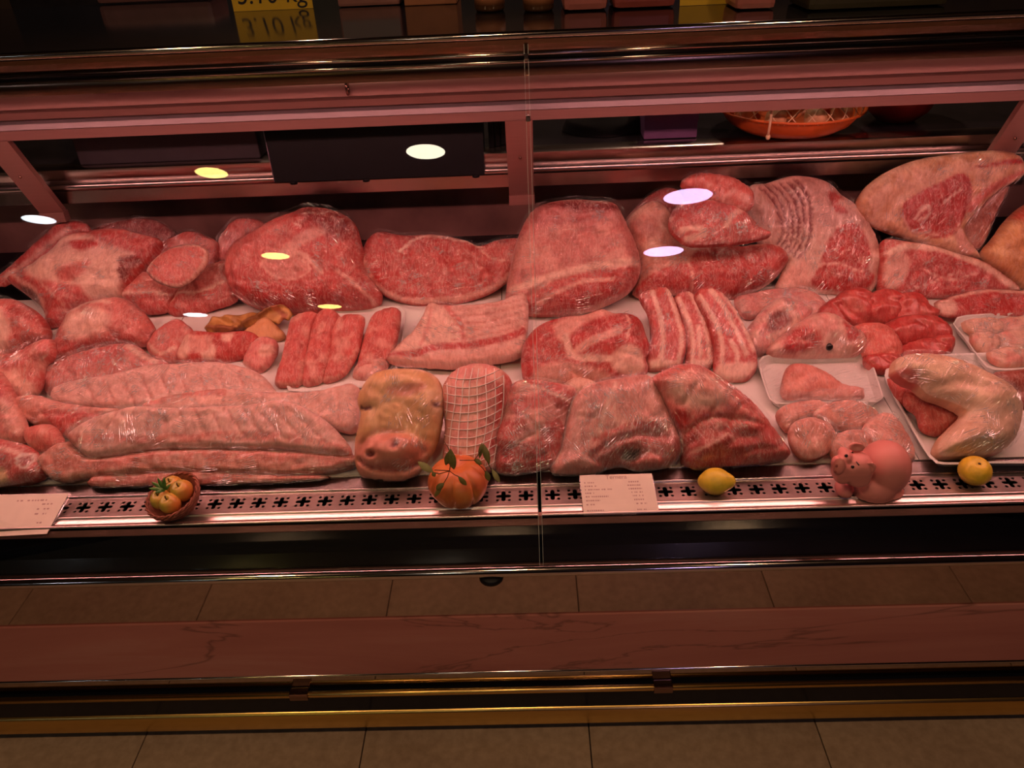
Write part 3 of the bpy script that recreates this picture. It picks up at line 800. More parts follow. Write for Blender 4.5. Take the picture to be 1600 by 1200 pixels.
# ================================================================== back row
meat('pork_flank_strip', 'long narrow strip of red pork leaning behind the big shoulder, far left', 'A', [(-40, 500), (40, 430), (150, 330), (260, 230), (340, 160), (440, 140), (520, 160), (545, 200), (430, 240), (330, 330), (200, 410), (110, 460), (30, 520)],
     LEAN, 48, .014, .03, paint=[('l', [(60, 470), (200, 370), (330, 260), (420, 190)], 16, PFAT)], Y0=1.93, film=20)
meat('dark_meat_joint', 'dark red joint lying behind the fat-covered shoulder on the left', 'A', [(545, 200), (620, 165), (700, 145), (860, 125), (960, 150), (1045, 225), (980, 290), (860, 260), (700, 240), (560, 240)],
     (.30, .06, .06), 45, .02, .05, Y0=2.04, film=5)
meat('pork_shoulder', 'big pork shoulder with a pale fat cap and a hollow at its lower left', 'A', [(110, 455), (220, 400), (330, 320), (410, 240), (560, 205), (720, 190), (860, 225), (960, 260), (910, 360), (850, 430), (770, 520), (725, 590), (600, 625), (470, 690), (400, 755), (300, 790), (285, 700), (240, 640), (150, 560), (60, 490)],
     LEAN, 46, .045, .09, paint=[('p', [(200, 420), (300, 340), (400, 260), (560, 240), (640, 290), (760, 330), (840, 360), (770, 400), (750, 520), (725, 600), (570, 610), (540, 560), (420, 530), (300, 520), (220, 470)], FAT, 26),
      ('p', [(470, 290), (560, 275), (650, 310), (570, 345), (480, 330)], RED, 14), ('p', [(400, 480), (500, 430), (600, 410), (560, 480), (440, 525)], PORK, 24), ('p', [(760, 390), (830, 370), (870, 380), (800, 470), (755, 510)], DEEP, 12),
      ('p', [(150, 540), (210, 550), (270, 610), (285, 690), (240, 650), (180, 600)], (.22, .06, .05), 14), ('l', [(120, 470), (180, 520), (250, 560), (300, 640), (310, 760)], 12, PFAT), ('l', [(300, 530), (420, 640), (430, 690)], 6, PFAT)],  # dark patch in the hollow is shade put into the colour
     bumps=[((450, 430), 200, 110, .012), ((225, 620), 45, 75, -.022, -25), ((420, 610), 110, 60, .010)], film=25, base=(420, 745), Y0=1.80)
meat('pork_knuckle_cut', 'pale pork cut sticking up behind the oval slice on the left', 'A', [(870, 330), (1000, 255), (1130, 200), (1230, 235), (1292, 270), (1290, 370), (1210, 450), (1040, 440), (890, 450)], PORK, 52, .03, .05, paint=[('n', 30, PFAT, .05, .7)], Y0=1.93, film=60)
meat('pork_loin_slab', 'pork loin slab lying under the oval slice, beside the fat-covered shoulder', 'A', [(725, 590), (790, 515), (880, 445), (960, 490), (1060, 535), (1065, 560), (1010, 640), (985, 672), (860, 682), (815, 630)], PORK, 40, .028, .05,
     paint=[('p', [(760, 600), (850, 580), (1000, 590), (1050, 560), (1000, 670), (860, 690)], LEAN, 14), ('l', [(735, 592), (850, 578), (1010, 590)], 7, FAT)], film=15, Y0=1.815, seed=2)
meat('pork_loin_slab', 'pork loin slab between the oval slice and the round ham', 'A', [(995, 672), (1060, 560), (1200, 445), (1290, 390), (1380, 395), (1400, 540), (1410, 600), (1300, 650), (1180, 690), (1040, 698)], PORK, 40, .03, .05,
     paint=[('p', [(1010, 660), (1070, 600), (1200, 590), (1340, 540), (1400, 560), (1400, 620), (1180, 700), (1040, 705)], LEAN, 14), ('l', [(1020, 640), (1090, 590), (1210, 585), (1350, 520)], 7, FAT)], film=10, Y0=1.82, seed=3)
meat('pork_slice', 'oval pale pork slice in tight film resting on two loin slabs', 'A', [(878, 430), (930, 360), (1020, 300), (1130, 278), (1222, 300), (1235, 370), (1190, 440), (1120, 500), (1050, 526), (960, 505), (900, 465)], PORK, 48, .016, .016,
     paint=[('l', [(880, 440), (930, 360), (1020, 300), (1130, 280), (1222, 305), (1232, 370), (1190, 440), (1120, 500), (1050, 524), (960, 505), (885, 440)], 9, FAT)], film=-35, Y0=1.79, lump=.001)
meat('pork_neck_cut', 'pale pork cut standing behind the round ham', 'A', [(1300, 270), (1380, 150), (1450, 122), (1560, 140), (1610, 190), (1560, 300), (1400, 400), (1290, 390)], PORK, 55, .03, .04, Y0=1.97, film=70, paint=[('n', 28, PFAT, 0, .6)])
meat('ham_joint', 'big round ham tightly wrapped in film with a drooping lower edge', 'B', [(-160, 400), (-120, 300), (0, 220), (120, 150), (220, 110), (330, 75), (450, 85), (560, 130), (605, 200), (622, 270), (640, 320), (630, 390), (660, 460), (705, 520), (748, 580), (725, 640), (620, 665), (400, 675), (200, 690), (60, 665), (-60, 620), (-140, 540)],
     LEAN, 50, .075, .09, paint=[('p', [(-140, 380), (-60, 280), (80, 200), (220, 220), (330, 290), (300, 360), (120, 380), (-60, 460), (-140, 480)], PORK, 40), ('l', [(230, 370), (330, 290), (440, 240)], 30, PFAT), ('l', [(240, 360), (340, 390), (430, 480)], 14, PFAT), ('p', [(90, 430), (180, 385), (300, 400), (370, 470), (290, 520), (160, 500)], (.63, .20, .17), 10),
      ('l', [(90, 440), (180, 385), (300, 400), (372, 470), (290, 522), (160, 502), (90, 440)], 6, PFAT), ('p', [(250, 110), (450, 90), (560, 140), (600, 260), (500, 280), (380, 200)], DEEP, 60), ('p', [(-100, 560), (60, 540), (250, 580), (420, 560), (560, 600), (400, 680), (60, 670)], RED, 40), ('l', [(520, 470), (640, 560), (720, 640)], 10, PFAT)],
     bumps=[((100, 330), 170, 120, .012), ((220, 455), 150, 70, .008), ((380, 560), 250, 60, .008)], grooves=[([(-80, 520), (100, 540), (300, 550), (520, 520)], 18, -.006), ([(430, 200), (470, 330), (430, 450), (520, 480)], 20, -.007)], film=-35, seed=4)
meat('topside_steak', 'broad flat red topside steak with a fat rim in the middle of the back row', 'B', [(612, 370), (645, 300), (680, 240), (740, 205), (820, 220), (900, 228), (1080, 225), (1250, 260), (1330, 292), (1460, 250), (1595, 250), (1612, 300), (1580, 400), (1500, 490), (1380, 570), (1200, 622), (1000, 636), (860, 612), (760, 570), (680, 490), (622, 430)],
     RED, 46, .024, .04, Rf=.03, paint=[('n', 22, LEAN, -.05, .8), ('l', [(860, 330), (960, 260), (1080, 235), (1250, 270), (1340, 300)], 9, FAT), ('l', [(690, 500), (780, 570), (880, 605), (1010, 622), (1200, 605), (1380, 555), (1500, 475), (1590, 370)], 13, PFAT), ('l', [(630, 330), (660, 420), (700, 500)], 14, PFAT),
      ('p', [(1340, 330), (1460, 280), (1600, 260), (1580, 360), (1500, 420), (1400, 380)], LEAN, 20), ('l', [(1340, 320), (1390, 370), (1480, 390)], 6, PFAT), ('p', [(640, 300), (740, 220), (880, 240), (820, 320), (720, 330)], LEAN, 30)],
     bumps=[((1150, 400), 260, 130, .008), ((740, 260), 90, 50, .008)], film=15, seed=5)
meat('rolled_roast', 'tall rounded roast with striped film next to the glass joint, back row', 'C', [(-30, 740), (-15, 600), (30, 400), (100, 250), (180, 195), (330, 170), (480, 178), (580, 190), (640, 290), (690, 400), (722, 500), (716, 590), (660, 680), (560, 740), (420, 790), (250, 818), (100, 812), (20, 790)],
     (.58, .18, .16), 52, .07, .09, paint=[('n', 26, PFAT, .0, .6), ('p', [(-20, 760), (100, 730), (250, 640), (420, 590), (700, 570), (690, 640), (640, 690), (400, 790), (250, 820), (50, 815)], LEAN, 14), ('p', [(280, 700), (400, 650), (560, 650), (600, 690), (420, 780), (260, 800)], RED, 12), ('l', [(140, 770), (230, 720), (400, 650), (560, 640)], 10, PFAT), ('l', [(0, 690), (120, 660), (300, 600), (500, 560), (690, 540)], 22, FAT), ('p', [(150, 220), (330, 180), (580, 200), (560, 260), (300, 250)], DEEP, 30)],
     grooves=[([(60, 760), (200, 670), (400, 610), (600, 600)], 16, -.006)], film=8, seed=6, Y0=1.80)
meat('silverside_roast', 'long leaning roast with a smooth red cut face under the small wrapped pieces', 'C', [(690, 690), (715, 600), (700, 450), (650, 310), (700, 225), (800, 170), (880, 220), (930, 330), (1000, 400), (1150, 415), (1300, 425), (1460, 410), (1565, 480), (1525, 560), (1420, 650), (1260, 712), (1150, 715), (900, 690), (760, 712)],
     (.62, .24, .19), 50, .05, .08, paint=[('n', 25, FAT, .1, .5), ('p', [(690, 700), (760, 612), (900, 552), (980, 545), (1020, 480), (1180, 430), (1400, 440), (1455, 480), (1460, 600), (1350, 700), (1200, 725), (900, 690)], RED, 10), ('l', [(980, 545), (1000, 600), (1010, 690)], 5, PFAT), ('p', [(1420, 430), (1560, 470), (1520, 560), (1450, 600)], LEAN, 14)],
     bumps=[((1200, 580), 220, 110, .012)], film=30, seed=7, Y0=1.86)
meat('wrapped_beef_piece', 'film-wrapped beef piece lying on the leaning roast', 'C', [(895, 270), (945, 190), (1050, 165), (1150, 165), (1250, 190), (1330, 240), (1400, 310), (1468, 352), (1400, 382), (1250, 408), (1020, 418), (950, 385), (900, 335)], LEAN, 50, .035, .05,
     paint=[('p', [(930, 200), (1090, 190), (1120, 250), (1050, 330), (940, 320)], RED, 20), ('l', [(1200, 320), (1230, 270), (1290, 230)], 16, FAT), ('l', [(950, 350), (1050, 340), (1080, 370), (980, 390)], 14, FAT), ('l', [(1050, 180), (1180, 170), (1300, 230)], 10, FAT)], film=35, heavy=True, Y0=1.79)
meat('beef_end_piece', 'small bright red beef piece on top of the stack below the purple box', 'C', [(960, 75), (1000, 25), (1100, 12), (1250, 38), (1340, 90), (1372, 140), (1362, 192), (1330, 222), (1250, 195), (1150, 165), (1050, 112)], (.66, .14, .11), 50, .03, .04,
     paint=[('n', 45, FAT, .2, .6), ('l', [(1100, 140), (1200, 185), (1320, 218)], 7, FAT)], film=45, Y0=1.83)
meat('beef_slab', 'dark beef slab half hidden behind the small wrapped beef piece', 'C', [(640, 300), (700, 210), (800, 120), (900, 90), (960, 130), (960, 230), (880, 340), (760, 330)], (.46, .10, .09), 55, .03, .05, Y0=2.0, film=60)
# rib rack
rib_lines = [[(20+k*42, 250-k*8), (90+k*42, 330), (130+k*36, 430+k*6), (150+k*28, 520+k*14), (120+k*24, 590+k*16)] for k in range(6)]
meat('beef_rib_rack', 'beef rib rack with curved ribs on its left and a red eye of lean', 'D', [(-40, 250), (60, 225), (100, 212), (220, 178), (330, 185), (430, 218), (520, 300), (600, 350), (660, 430), (720, 560), (742, 650), (722, 780), (690, 850), (560, 875), (300, 860), (130, 855), (150, 780), (180, 690), (100, 630), (20, 560), (-30, 450)],
     (.66, .36, .30), 56, .03, .08, paint=[('l', g, 9, (.24, .05, .05)) for g in rib_lines] + [('p', [(310, 815), (350, 720), (400, 600), (440, 520), (520, 465), (590, 480), (640, 560), (666, 660), (640, 740), (692, 760), (690, 810), (600, 862), (400, 855)], RED, 9), ('p', [(400, 295), (450, 278), (505, 330), (480, 350), (430, 340)], LEAN, 10), ('p', [(430, 350), (500, 370), (522, 412), (460, 395)], LEAN, 8), ('l', [(660, 440), (715, 570), (728, 660), (705, 790)], 16, FAT), ('l', [(480, 340), (560, 380), (620, 430)], 14, FAT), ('l', [(360, 720), (430, 700), (620, 750)], 5, PFAT), ('p', [(120, 860), (180, 740), (290, 690), (290, 850)], PFAT, 30)],
     grooves=[(g, 12, -.010) for g in rib_lines], film=70, seed=8, Y0=1.84)
meat('rib_loin', 'pale fat-covered rib loin with a long rib bone, topmost at the right', 'D', [(598, 370), (640, 270), (740, 180), (880, 110), (1000, 75), (1180, 50), (1400, 28), (1540, 40), (1572, 70), (1592, 140), (1560, 190), (1450, 250), (1350, 335), (1265, 430), (1225, 480), (1252, 540), (1292, 600), (1330, 662), (1200, 642), (1000, 582), (850, 532), (720, 482), (640, 432)],
     (.76, .43, .28), 67, .03, .07, Rf=.03, paint=[('n', 30, (.62, .28, .13), .0, .7), ('p', [(850, 340), (940, 270), (1050, 220), (1130, 180), (1200, 165), (1250, 200), (1256, 290), (1222, 380), (1190, 460), (1150, 520), (1050, 545), (930, 515), (860, 475), (838, 410)], RED, 10), ('p', [(1250, 135), (1400, 92), (1562, 78), (1568, 105), (1400, 118)], RED, 8), ('p', [(1235, 340), (1350, 235), (1575, 138), (1500, 205), (1350, 295), (1245, 400)], (.66, .16, .13), 12),
      ('l', [(910, 430), (980, 350), (1000, 400), (940, 440)], 9, FAT), ('l', [(1080, 330), (1180, 260)], 5, FAT), ('l', [(850, 420), (900, 500), (1050, 520)], 9, PFAT), ('p', [(1150, 520), (1200, 480), (1230, 540), (1280, 620), (1200, 630)], PFAT, 16)],
     grooves=[([(1200, 470), (1260, 300), (1252, 190)], 12, -.004)], bumps=[((1050, 370), 200, 150, .006)], Y0=1.875, film=50)
meat('membrane', 'thin translucent membrane hanging from the rib bone', 'D', [(1225, 480), (1265, 425), (1350, 335), (1450, 255), (1505, 235), (1480, 300), (1420, 420), (1340, 605), (1295, 605), (1255, 545)], (.46, .15, .11), 70, .004, .004, Y0=1.90, parent=bpy.data.objects['rib_loin'], lump=.003, film=60)
meat('t_bone_loin', 'red loin with a thick white fat rim under the topmost rib loin', 'D', [(765, 560), (900, 568), (1050, 592), (1200, 638), (1340, 680), (1450, 750), (1565, 850), (1400, 872), (1200, 892), (1000, 895), (760, 860), (748, 700)], LEAN, 56, .022, .07, Rf=.02,
     paint=[('p', [(875, 745), (980, 645), (1080, 635), (1250, 690), (1335, 765), (1300, 860), (1000, 895), (865, 850)], RED, 9), ('l', [(780, 640), (900, 595), (1050, 608), (1200, 655), (1340, 715), (1460, 800), (1530, 850)], 22, FAT), ('p', [(750, 700), (830, 640), (900, 680), (860, 800), (770, 860)], PFAT, 20), ('l', [(980, 730), (1130, 790), (1290, 760)], 4, PFAT), ('l', [(900, 860), (1100, 780), (1200, 740)], 4, PFAT)], film=35, Y0=1.885)
meat('roast_chicken_skin', 'orange-brown fatty joint at the far right edge of the back row', 'D', [(1350, 640), (1420, 540), (1500, 430), (1600, 350), (1700, 330), (1760, 500), (1740, 800), (1600, 840), (1450, 745)], (.62, .28, .13), 55, .05, .07, Y0=1.95, paint=[('n', 25, (.75, .42, .22), 0, .8), ('p', [(1500, 420), (1600, 350), (1700, 360), (1640, 470), (1540, 460)], (.58, .12, .07), 20)])
meat('veal_steak', 'pink veal steak with a pale fat edge lying behind the chicken tray', 'D', [(1070, 930), (1200, 885), (1350, 852), (1600, 862), (1720, 900), (1740, 990), (1500, 1000), (1300, 1005), (1150, 1010), (1075, 975)], LEAN, 35, .012, .02, paint=[('l', [(1080, 950), (1200, 895), (1350, 865), (1600, 872), (1730, 905)], 11, FAT), ('p', [(1140, 940), (1250, 905), (1400, 880), (1600, 895), (1700, 950), (1500, 985), (1300, 985)], RED, 10), ('p', [(1060, 930), (1160, 925), (1180, 1000), (1080, 985)], FAT, 14)], film=5, lift=.02)
# ================================================================== middle row
meat('fatty_pork_joint', 'round fatty pork joint at the far left edge of the middle row', 'A', [(-150, 720), (-60, 620), (0, 612), (70, 605), (150, 640), (230, 690), (282, 760), (292, 830), (200, 875), (100, 925), (0, 972), (-120, 960)], PORK, 48, .05, .06, paint=[('p', [(-80, 720), (20, 680), (90, 700), (130, 800), (80, 920), (-60, 950)], FAT, 40), ('n', 24, RED, .1, .6)], film=60, seed=9)
meat('pork_round', 'pale pork round leaning left of the bone-in chops, middle row', 'A', [(318, 965), (350, 850), (430, 690), (560, 622), (720, 598), (820, 655), (890, 728), (918, 792), (880, 872), (760, 885), (640, 885), (500, 930), (400, 965)], PORK, 46, .045, .06, paint=[('p', [(420, 760), (500, 690), (650, 680), (720, 760), (640, 830), (480, 860)], FAT, 45), ('p', [(320, 960), (360, 880), (480, 880), (640, 860), (860, 850), (760, 890), (500, 930)], LEAN, 20), ('l', [(430, 700), (560, 640), (700, 640)], 12, FAT)], film=20, seed=10)
meat('pork_trimming', 'wrapped pork trimming at the left edge below the round fatty joint', 'A', [(-80, 970), (100, 925), (240, 862), (315, 845), (325, 940), (270, 1000), (250, 1110), (200, 1180), (60, 1260), (-80, 1260)], PORK, 40, .035, .04, paint=[('n', 30, FAT, 0, .7)], film=75, seed=11, lift=.01)
meat('pork_fillet', 'wrapped pork fillet lying above the wrapped spare ribs', 'A', [(250, 1020), (400, 960), (560, 912), (720, 880), (820, 888), (900, 950), (1010, 995), (960, 1060), (700, 1120), (480, 1160), (340, 1180), (262, 1130)], PORK, 38, .04, .045, paint=[('p', [(540, 960), (700, 905), (800, 930), (780, 1000), (600, 1020)], LEAN, 20), ('l', [(800, 900), (860, 950), (960, 1000)], 18, FAT)], film=-12, heavy=True, seed=12)
meat('bone_in_chop', 'left pork chop below the dried skin', 'A', [(878, 865), (950, 780), (1050, 722), (1105, 755), (1150, 800), (1095, 880), (1070, 965), (1000, 980), (920, 952)], PORK, 42, .02, .03, paint=[('l', [(900, 870), (940, 920), (1000, 935), (1060, 900)], 10, FAT)], film=30, seed=13)
meat('bone_in_chop', 'right pork chop with a pale round bone below the dried skin', 'A', [(1060, 965), (1080, 880), (1140, 800), (1300, 806), (1480, 798), (1545, 850), (1540, 910), (1400, 965), (1270, 978), (1180, 982)], LEAN, 42, .022, .03, paint=[('p', [(1080, 880), (1130, 820), (1180, 850), (1140, 960), (1080, 960)], FAT, 14), ('p', [(1220, 900), (1290, 880), (1300, 960), (1230, 975)], FAT, 12), ('p', [(1330, 820), (1410, 815), (1390, 870), (1340, 860)], FAT, 16), ('p', [(1150, 840), (1280, 830), (1260, 920), (1170, 930)], (.66, .26, .21), 10)], seed=14)
meat('meat_trimmings', 'small pink meat scraps right of the bone-in chops', 'A', [(1500, 870), (1560, 830), (1640, 850), (1650, 920), (1600, 1000), (1540, 1040), (1480, 1010), (1450, 980)], (.74, .24, .22), 40, .02, .03, paint=[('n', 45, FAT, .05, .8)], seed=15)
meat('pork_skin', 'folded sheet of brown dried pork skin behind the bone-in chops', 'A', [(1215, 770), (1245, 735), (1262, 700), (1310, 706), (1350, 690), (1420, 696), (1500, 676), (1545, 684), (1590, 655), (1650, 640), (1690, 632), (1745, 690), (1720, 730), (1690, 720), (1660, 752), (1600, 730), (1550, 742), (1500, 770), (1450, 785), (1400, 782), (1330, 812), (1290, 796), (1255, 812)], (.60, .31, .10), 40, .006, .008, Rf=.008,
     paint=[('n', 40, (.40, .17, .05), .1, .7), ('l', [(1440, 775), (1530, 715), (1600, 665), (1680, 640)], 16, (.26, .10, .03)), ('p', [(1230, 770), (1330, 760), (1440, 780), (1330, 812)], (.36, .12, .05), 10), ('l', [(1640, 660), (1700, 700), (1680, 730)], 14, (.42, .12, .05))], mat=skin_m, grooves=[([(1440, 775), (1530, 715), (1600, 665), (1680, 640)], 15, .014), ([(1290, 715), (1380, 765)], 20, -.010), ([(1340, 700), (1440, 740)], 14, .006), ([(1230, 770), (1330, 775), (1400, 765)], 12, .008)], lift=.014, seed=16, lump=.008, step=2.6, grow_px=0)
meat('pork_skin', 'smooth beige curl of pork skin beside the dried brown sheet', 'A', [(1450, 810), (1510, 755), (1580, 715), (1650, 770), (1700, 825), (1640, 850), (1540, 858)], (.74, .36, .17), 45, .012, .014, Rf=.012, mat=skin_m, seed=17, grooves=[([(1480, 800), (1560, 740), (1610, 740)], 14, -.006)], lump=.005)
tray('white_tray', 'white plastic tray carrying the four pork tenderloins', 'P', [(448, 588), (505, 496), (515, 484), (625, 478), (634, 486), (628, 540), (612, 588), (604, 600), (470, 612), (448, 604)], 0.0, .012)
TL = [('pork_tenderloin', 'first pork tenderloin from the left on the white tray', [(215, 725), (300, 690), (375, 700), (330, 800), (300, 980), (275, 1100), (210, 1120), (120, 1108), (160, 950), (195, 800)]),
      ('pork_tenderloin', 'second pork tenderloin from the left on the white tray', [(380, 690), (440, 668), (500, 712), (462, 800), (445, 920), (400, 1080), (340, 1110), (280, 1105), (295, 980), (335, 800)]),
      ('pork_tenderloin', 'third pork tenderloin from the left on the white tray', [(500, 720), (560, 700), (642, 712), (632, 790), (612, 900), (562, 1010), (500, 1072), (400, 1092), (432, 980), (455, 800)]),
      ('pork_tenderloin', 'rightmost pork tenderloin on the white tray', [(688, 722), (740, 675), (840, 662), (857, 720), (825, 900), (795, 960), (740, 1000), (700, 1030), (600, 1040), (615, 960), (642, 850)])]
for i, (nm, lb, ol) in enumerate(TL):
    meat(nm, lb, 'B', ol, (.60, .125, .11), 27, .020, .02, grow_px=2.0, paint=[('n', 40, PFAT, .12, .7), ('l', ol[4:8], 7, PFAT)], group='pork tenderloins', seed=20+i, lift=.006, lump=.007)
meat('fat_scrap', 'pale scrap of fat at the foot of the tenderloins', 'B', [(590, 1010), (640, 980), (760, 955), (790, 990), (740, 1050), (640, 1085), (580, 1060)], PFAT, 35, .014, .02, film=30, seed=25, paint=[('n', 45, LEAN, .1, .6)])
rl = [[(1170, 690+k*44), (1300, 680+k*42), (1450, 660+k*40), (1600, 625+k*38)] for k in range(5)]
meat('pork_belly_rack', 'slab of pale pork belly ribs with a triangular fat tip, middle row', 'B', [(785, 962), (860, 880), (960, 780), (1035, 640), (1090, 650), (1160, 652), (1300, 650), (1450, 630), (1600, 588), (1610, 800), (1582, 932), (1400, 982), (1200, 1012), (1000, 1002), (850, 992)], (.76, .40, .34), 38, .028, .04, Rf=.014,
     paint=[('p', [(830, 915), (960, 790), (1045, 660), (1120, 690), (1210, 760), (1260, 850), (1100, 905), (1000, 940)], FAT, 16), ('l', [(800, 965), (1000, 940), (1050, 915), (1300, 895), (1500, 855), (1595, 810)], 20, RED), ('l', [(800, 985), (1000, 985), (1250, 975), (1580, 915)], 22, PFAT), ('l', [(1140, 670), (1190, 730), (1230, 790), (1240, 860)], 16, (.62, .15, .13)), ('l', [(1050, 680), (1030, 800), (990, 900)], 12, (.70, .30, .25))] + [('l', g, 5, (.60, .24, .20)) for g in rl],
     grooves=[(g, 10, -.004) for g in rl], film=-25, lift=.012, seed=26, lump=.002)
meat('veal_shoulder', 'red boneless shoulder with white fat streaks, right of the glass joint in the middle row', 'C', [(60, 1110), (72, 980), (150, 880), (280, 830), (420, 815), (500, 783), (580, 808), (650, 808), (722, 840), (752, 920), (778, 1000), (755, 1060), (765, 1130), (680, 1180), (500, 1185), (300, 1210), (100, 1205)], RED, 42, .035, .05,
     paint=[('p', [(240, 880), (340, 830), (500, 788), (600, 812), (480, 850), (380, 900), (300, 980), (250, 960)], PFAT, 26), ('l', [(330, 1060), (430, 1000), (520, 960), (600, 920)], 22, PFAT), ('l', [(300, 960), (340, 1060), (420, 1080), (560, 1080)], 18, FAT), ('p', [(560, 1060), (640, 1010), (720, 1030), (745, 1130), (640, 1160), (570, 1130)], FAT, 22), ('p', [(140, 1140), (250, 1100), (420, 1120), (560, 1170), (400, 1200), (150, 1200)], PFAT, 30), ('l', [(640, 820), (660, 900), (640, 970)], 6, PFAT)],
     bumps=[((450, 950), 260, 130, .010)], film=25, seed=27)
BS = [('left', [(722, 702), (760, 678), (870, 668), (912, 720), (962, 850), (988, 950), (972, 1060), (930, 1112), (770, 1125), (760, 1040), (790, 950), (778, 820)], [[(790, 700), (830, 820), (850, 950), (840, 1090)], [(880, 690), (930, 840), (955, 960), (940, 1090)]]),
      ('middle', [(918, 722), (980, 688), (1052, 730), (1102, 850), (1142, 1000), (1132, 1105), (1000, 1118), (992, 980), (960, 830)], [[(1000, 700), (1060, 820), (1100, 960), (1110, 1080)], [(940, 740), (1000, 880), (1020, 1000), (1010, 1100)], [(1050, 900), (1060, 1060)]]),
      ('right', [(1038, 702), (1110, 668), (1190, 700), (1262, 790), (1322, 900), (1372, 1000), (1385, 1110), (1310, 1188), (1160, 1155), (1150, 1000), (1118, 880)], [[(1120, 690), (1200, 800), (1260, 920), (1320, 1050)], [(1060, 720), (1150, 880), (1180, 1000), (1180, 1130)], [(1230, 980), (1270, 1060), (1250, 1130)], [(1190, 710), (1290, 860), (1360, 1030)]])]
for i, (w, ol, fl_) in enumerate(BS):
    meat('belly_slice', '%s of the three streaky pork belly slices' % w, 'C', ol, LEAN, 36, .022, .03, Rf=.012, paint=[('l', g, 13, FAT) for g in fl_] + [('p', [(1160, 1110), (1300, 1100), (1380, 1100), (1300, 1190), (1170, 1170)] if i == 2 else [(770, 1090), (860, 1080), (930, 1100), (780, 1130)] if i == 0 else [(1000, 1090), (1130, 1080), (1130, 1110), (1000, 1120)], FAT, 14)], grooves=[(g, 12, .002) for g in fl_], film=(65, 60, 50)[i], group='streaky belly slices', seed=28+i, lump=.002)
meat('skinned_head', 'skinned lamb head facing right with a dark round eye', 'H', [(70, 430), (140, 340), (230, 270), (330, 208), (420, 192), (500, 228), (580, 278), (645, 330), (660, 385), (610, 440), (450, 450), (250, 452)], (.74, .32, .28), 45, .04, .05,
     paint=[('n', 38, FAT, -.1, .8), ('p', [(170, 320), (280, 300), (360, 360), (300, 430), (150, 430)], RED, 30), ('p', [(490, 260), (560, 280), (590, 340), (530, 380), (500, 320)], RED, 20), ('p', [(380, 350), (440, 320), (500, 350), (500, 420), (430, 440), (380, 420)], (.72, .42, .36), 12)], bumps=[((440, 388), 42, 38, -.010), ((350, 300), 110, 70, .010)], film=35, seed=32, lift=.012)
SH = [o for o in bpy.data.objects if o.name.startswith('skinned_head')][0]
ep = hit(SH, 'H', 440, 388)
if ep:
    v, f = ell_vf(ep, (.0085, .0085, .0085), 16, 10)
    eye = mk('eye', v, f, simple('dark_wet_eye', (.02, .014, .014), .08, 0, .1, 50, 0), SH, tuple(ep), True); eye['label'] = 'dark glassy eye'
meat('lamb_neck', 'twisted pink lamb neck left of the skinned head', 'H', [(-60, 320), (0, 230), (60, 160), (150, 105), (250, 130), (330, 170), (300, 240), (210, 300), (120, 370), (30, 445), (-50, 430)], (.74, .26, .25), 45, .04, .05, paint=[('n', 34, FAT, -.05, .8), ('p', [(60, 220), (150, 200), (190, 260), (120, 320), (60, 310)], DEEP, 24), ('l', [(50, 350), (130, 320), (185, 295)], 12, FAT), ('l', [(20, 260), (80, 190), (180, 160)], 14, PFAT)], grooves=[([(40, 330), (100, 250), (190, 200)], 20, -.008)], film=20, heavy=True, seed=33)
meat('lamb_flank', 'thin film-covered lamb flank behind the skinned head', 'H', [(-120, 110), (0, 70), (150, 45), (300, 55), (400, 110), (420, 200), (330, 230), (180, 160), (60, 190), (-60, 220)], (.64, .20, .18), 42, .022, .03, paint=[('n', 30, PFAT, 0, .7)], film=-20, heavy=True, seed=34)
OF = [('triangular dark red offal flap nearest the skinned head', [(385, 192), (500, 105), (530, 170), (528, 255)], 3), ('upright smooth red offal lobe beside the triangular flap', [(495, 100), (600, 55), (685, 75), (722, 150), (765, 255), (680, 268), (580, 258), (530, 210)], 4),
      ('rounded red offal lobe at the top middle of the pile', [(675, 110), (760, 58), (855, 80), (865, 150), (825, 235), (730, 245), (668, 180)], 5), ('ragged red offal piece at the top right of the pile', [(838, 95), (980, 82), (1022, 150), (1085, 182), (1072, 212), (960, 245), (850, 255), (838, 170)], 5),
      ('wide folded red offal piece on the right of the pile', [(775, 275), (900, 218), (1080, 228), (1155, 310), (1135, 365), (1000, 345), (880, 378), (800, 335)], 6), ('large pale pink offal tongue in the middle of the pile', [(590, 285), (720, 262), (800, 298), (855, 380), (845, 455), (740, 470), (655, 450), (640, 360)], 6),
      ('low red offal piece at the lower right of the pile', [(845, 412), (1000, 355), (1155, 340), (1160, 405), (1080, 450), (900, 462)], 4), ('dark red offal strip at the bottom of the pile', [(655, 455), (855, 455), (845, 505), (760, 540), (690, 515)], 3)]
for i, (lb, ol, _) in enumerate(OF):
    meat('offal_piece', lb, 'H', ol, (.66, .15, .12) if i == 5 else (.50, .060, .055), (48, 46, 46, 44, 42, 40, 36, 36)[i], .022, .03, lift=(.012, .012, .02, .02, .018, .012, .004, .004)[i], grow_px=5, mat=red_m if i != 5 else meat_m, group='pile of red offal', cat='offal', seed=40+i, paint=[('n', 45, (.62, .14, .12), .15, .6)], lump=.008)
tray('foam_tray', 'white foam tray of chicken pieces at the right edge', 'H', [(1178, 250), (1200, 212), (1250, 200), (1500, 185), (1720, 175), (1760, 300), (1760, 500), (1600, 525), (1420, 525), (1380, 510), (1320, 440), (1240, 330)], 0.008, .02)
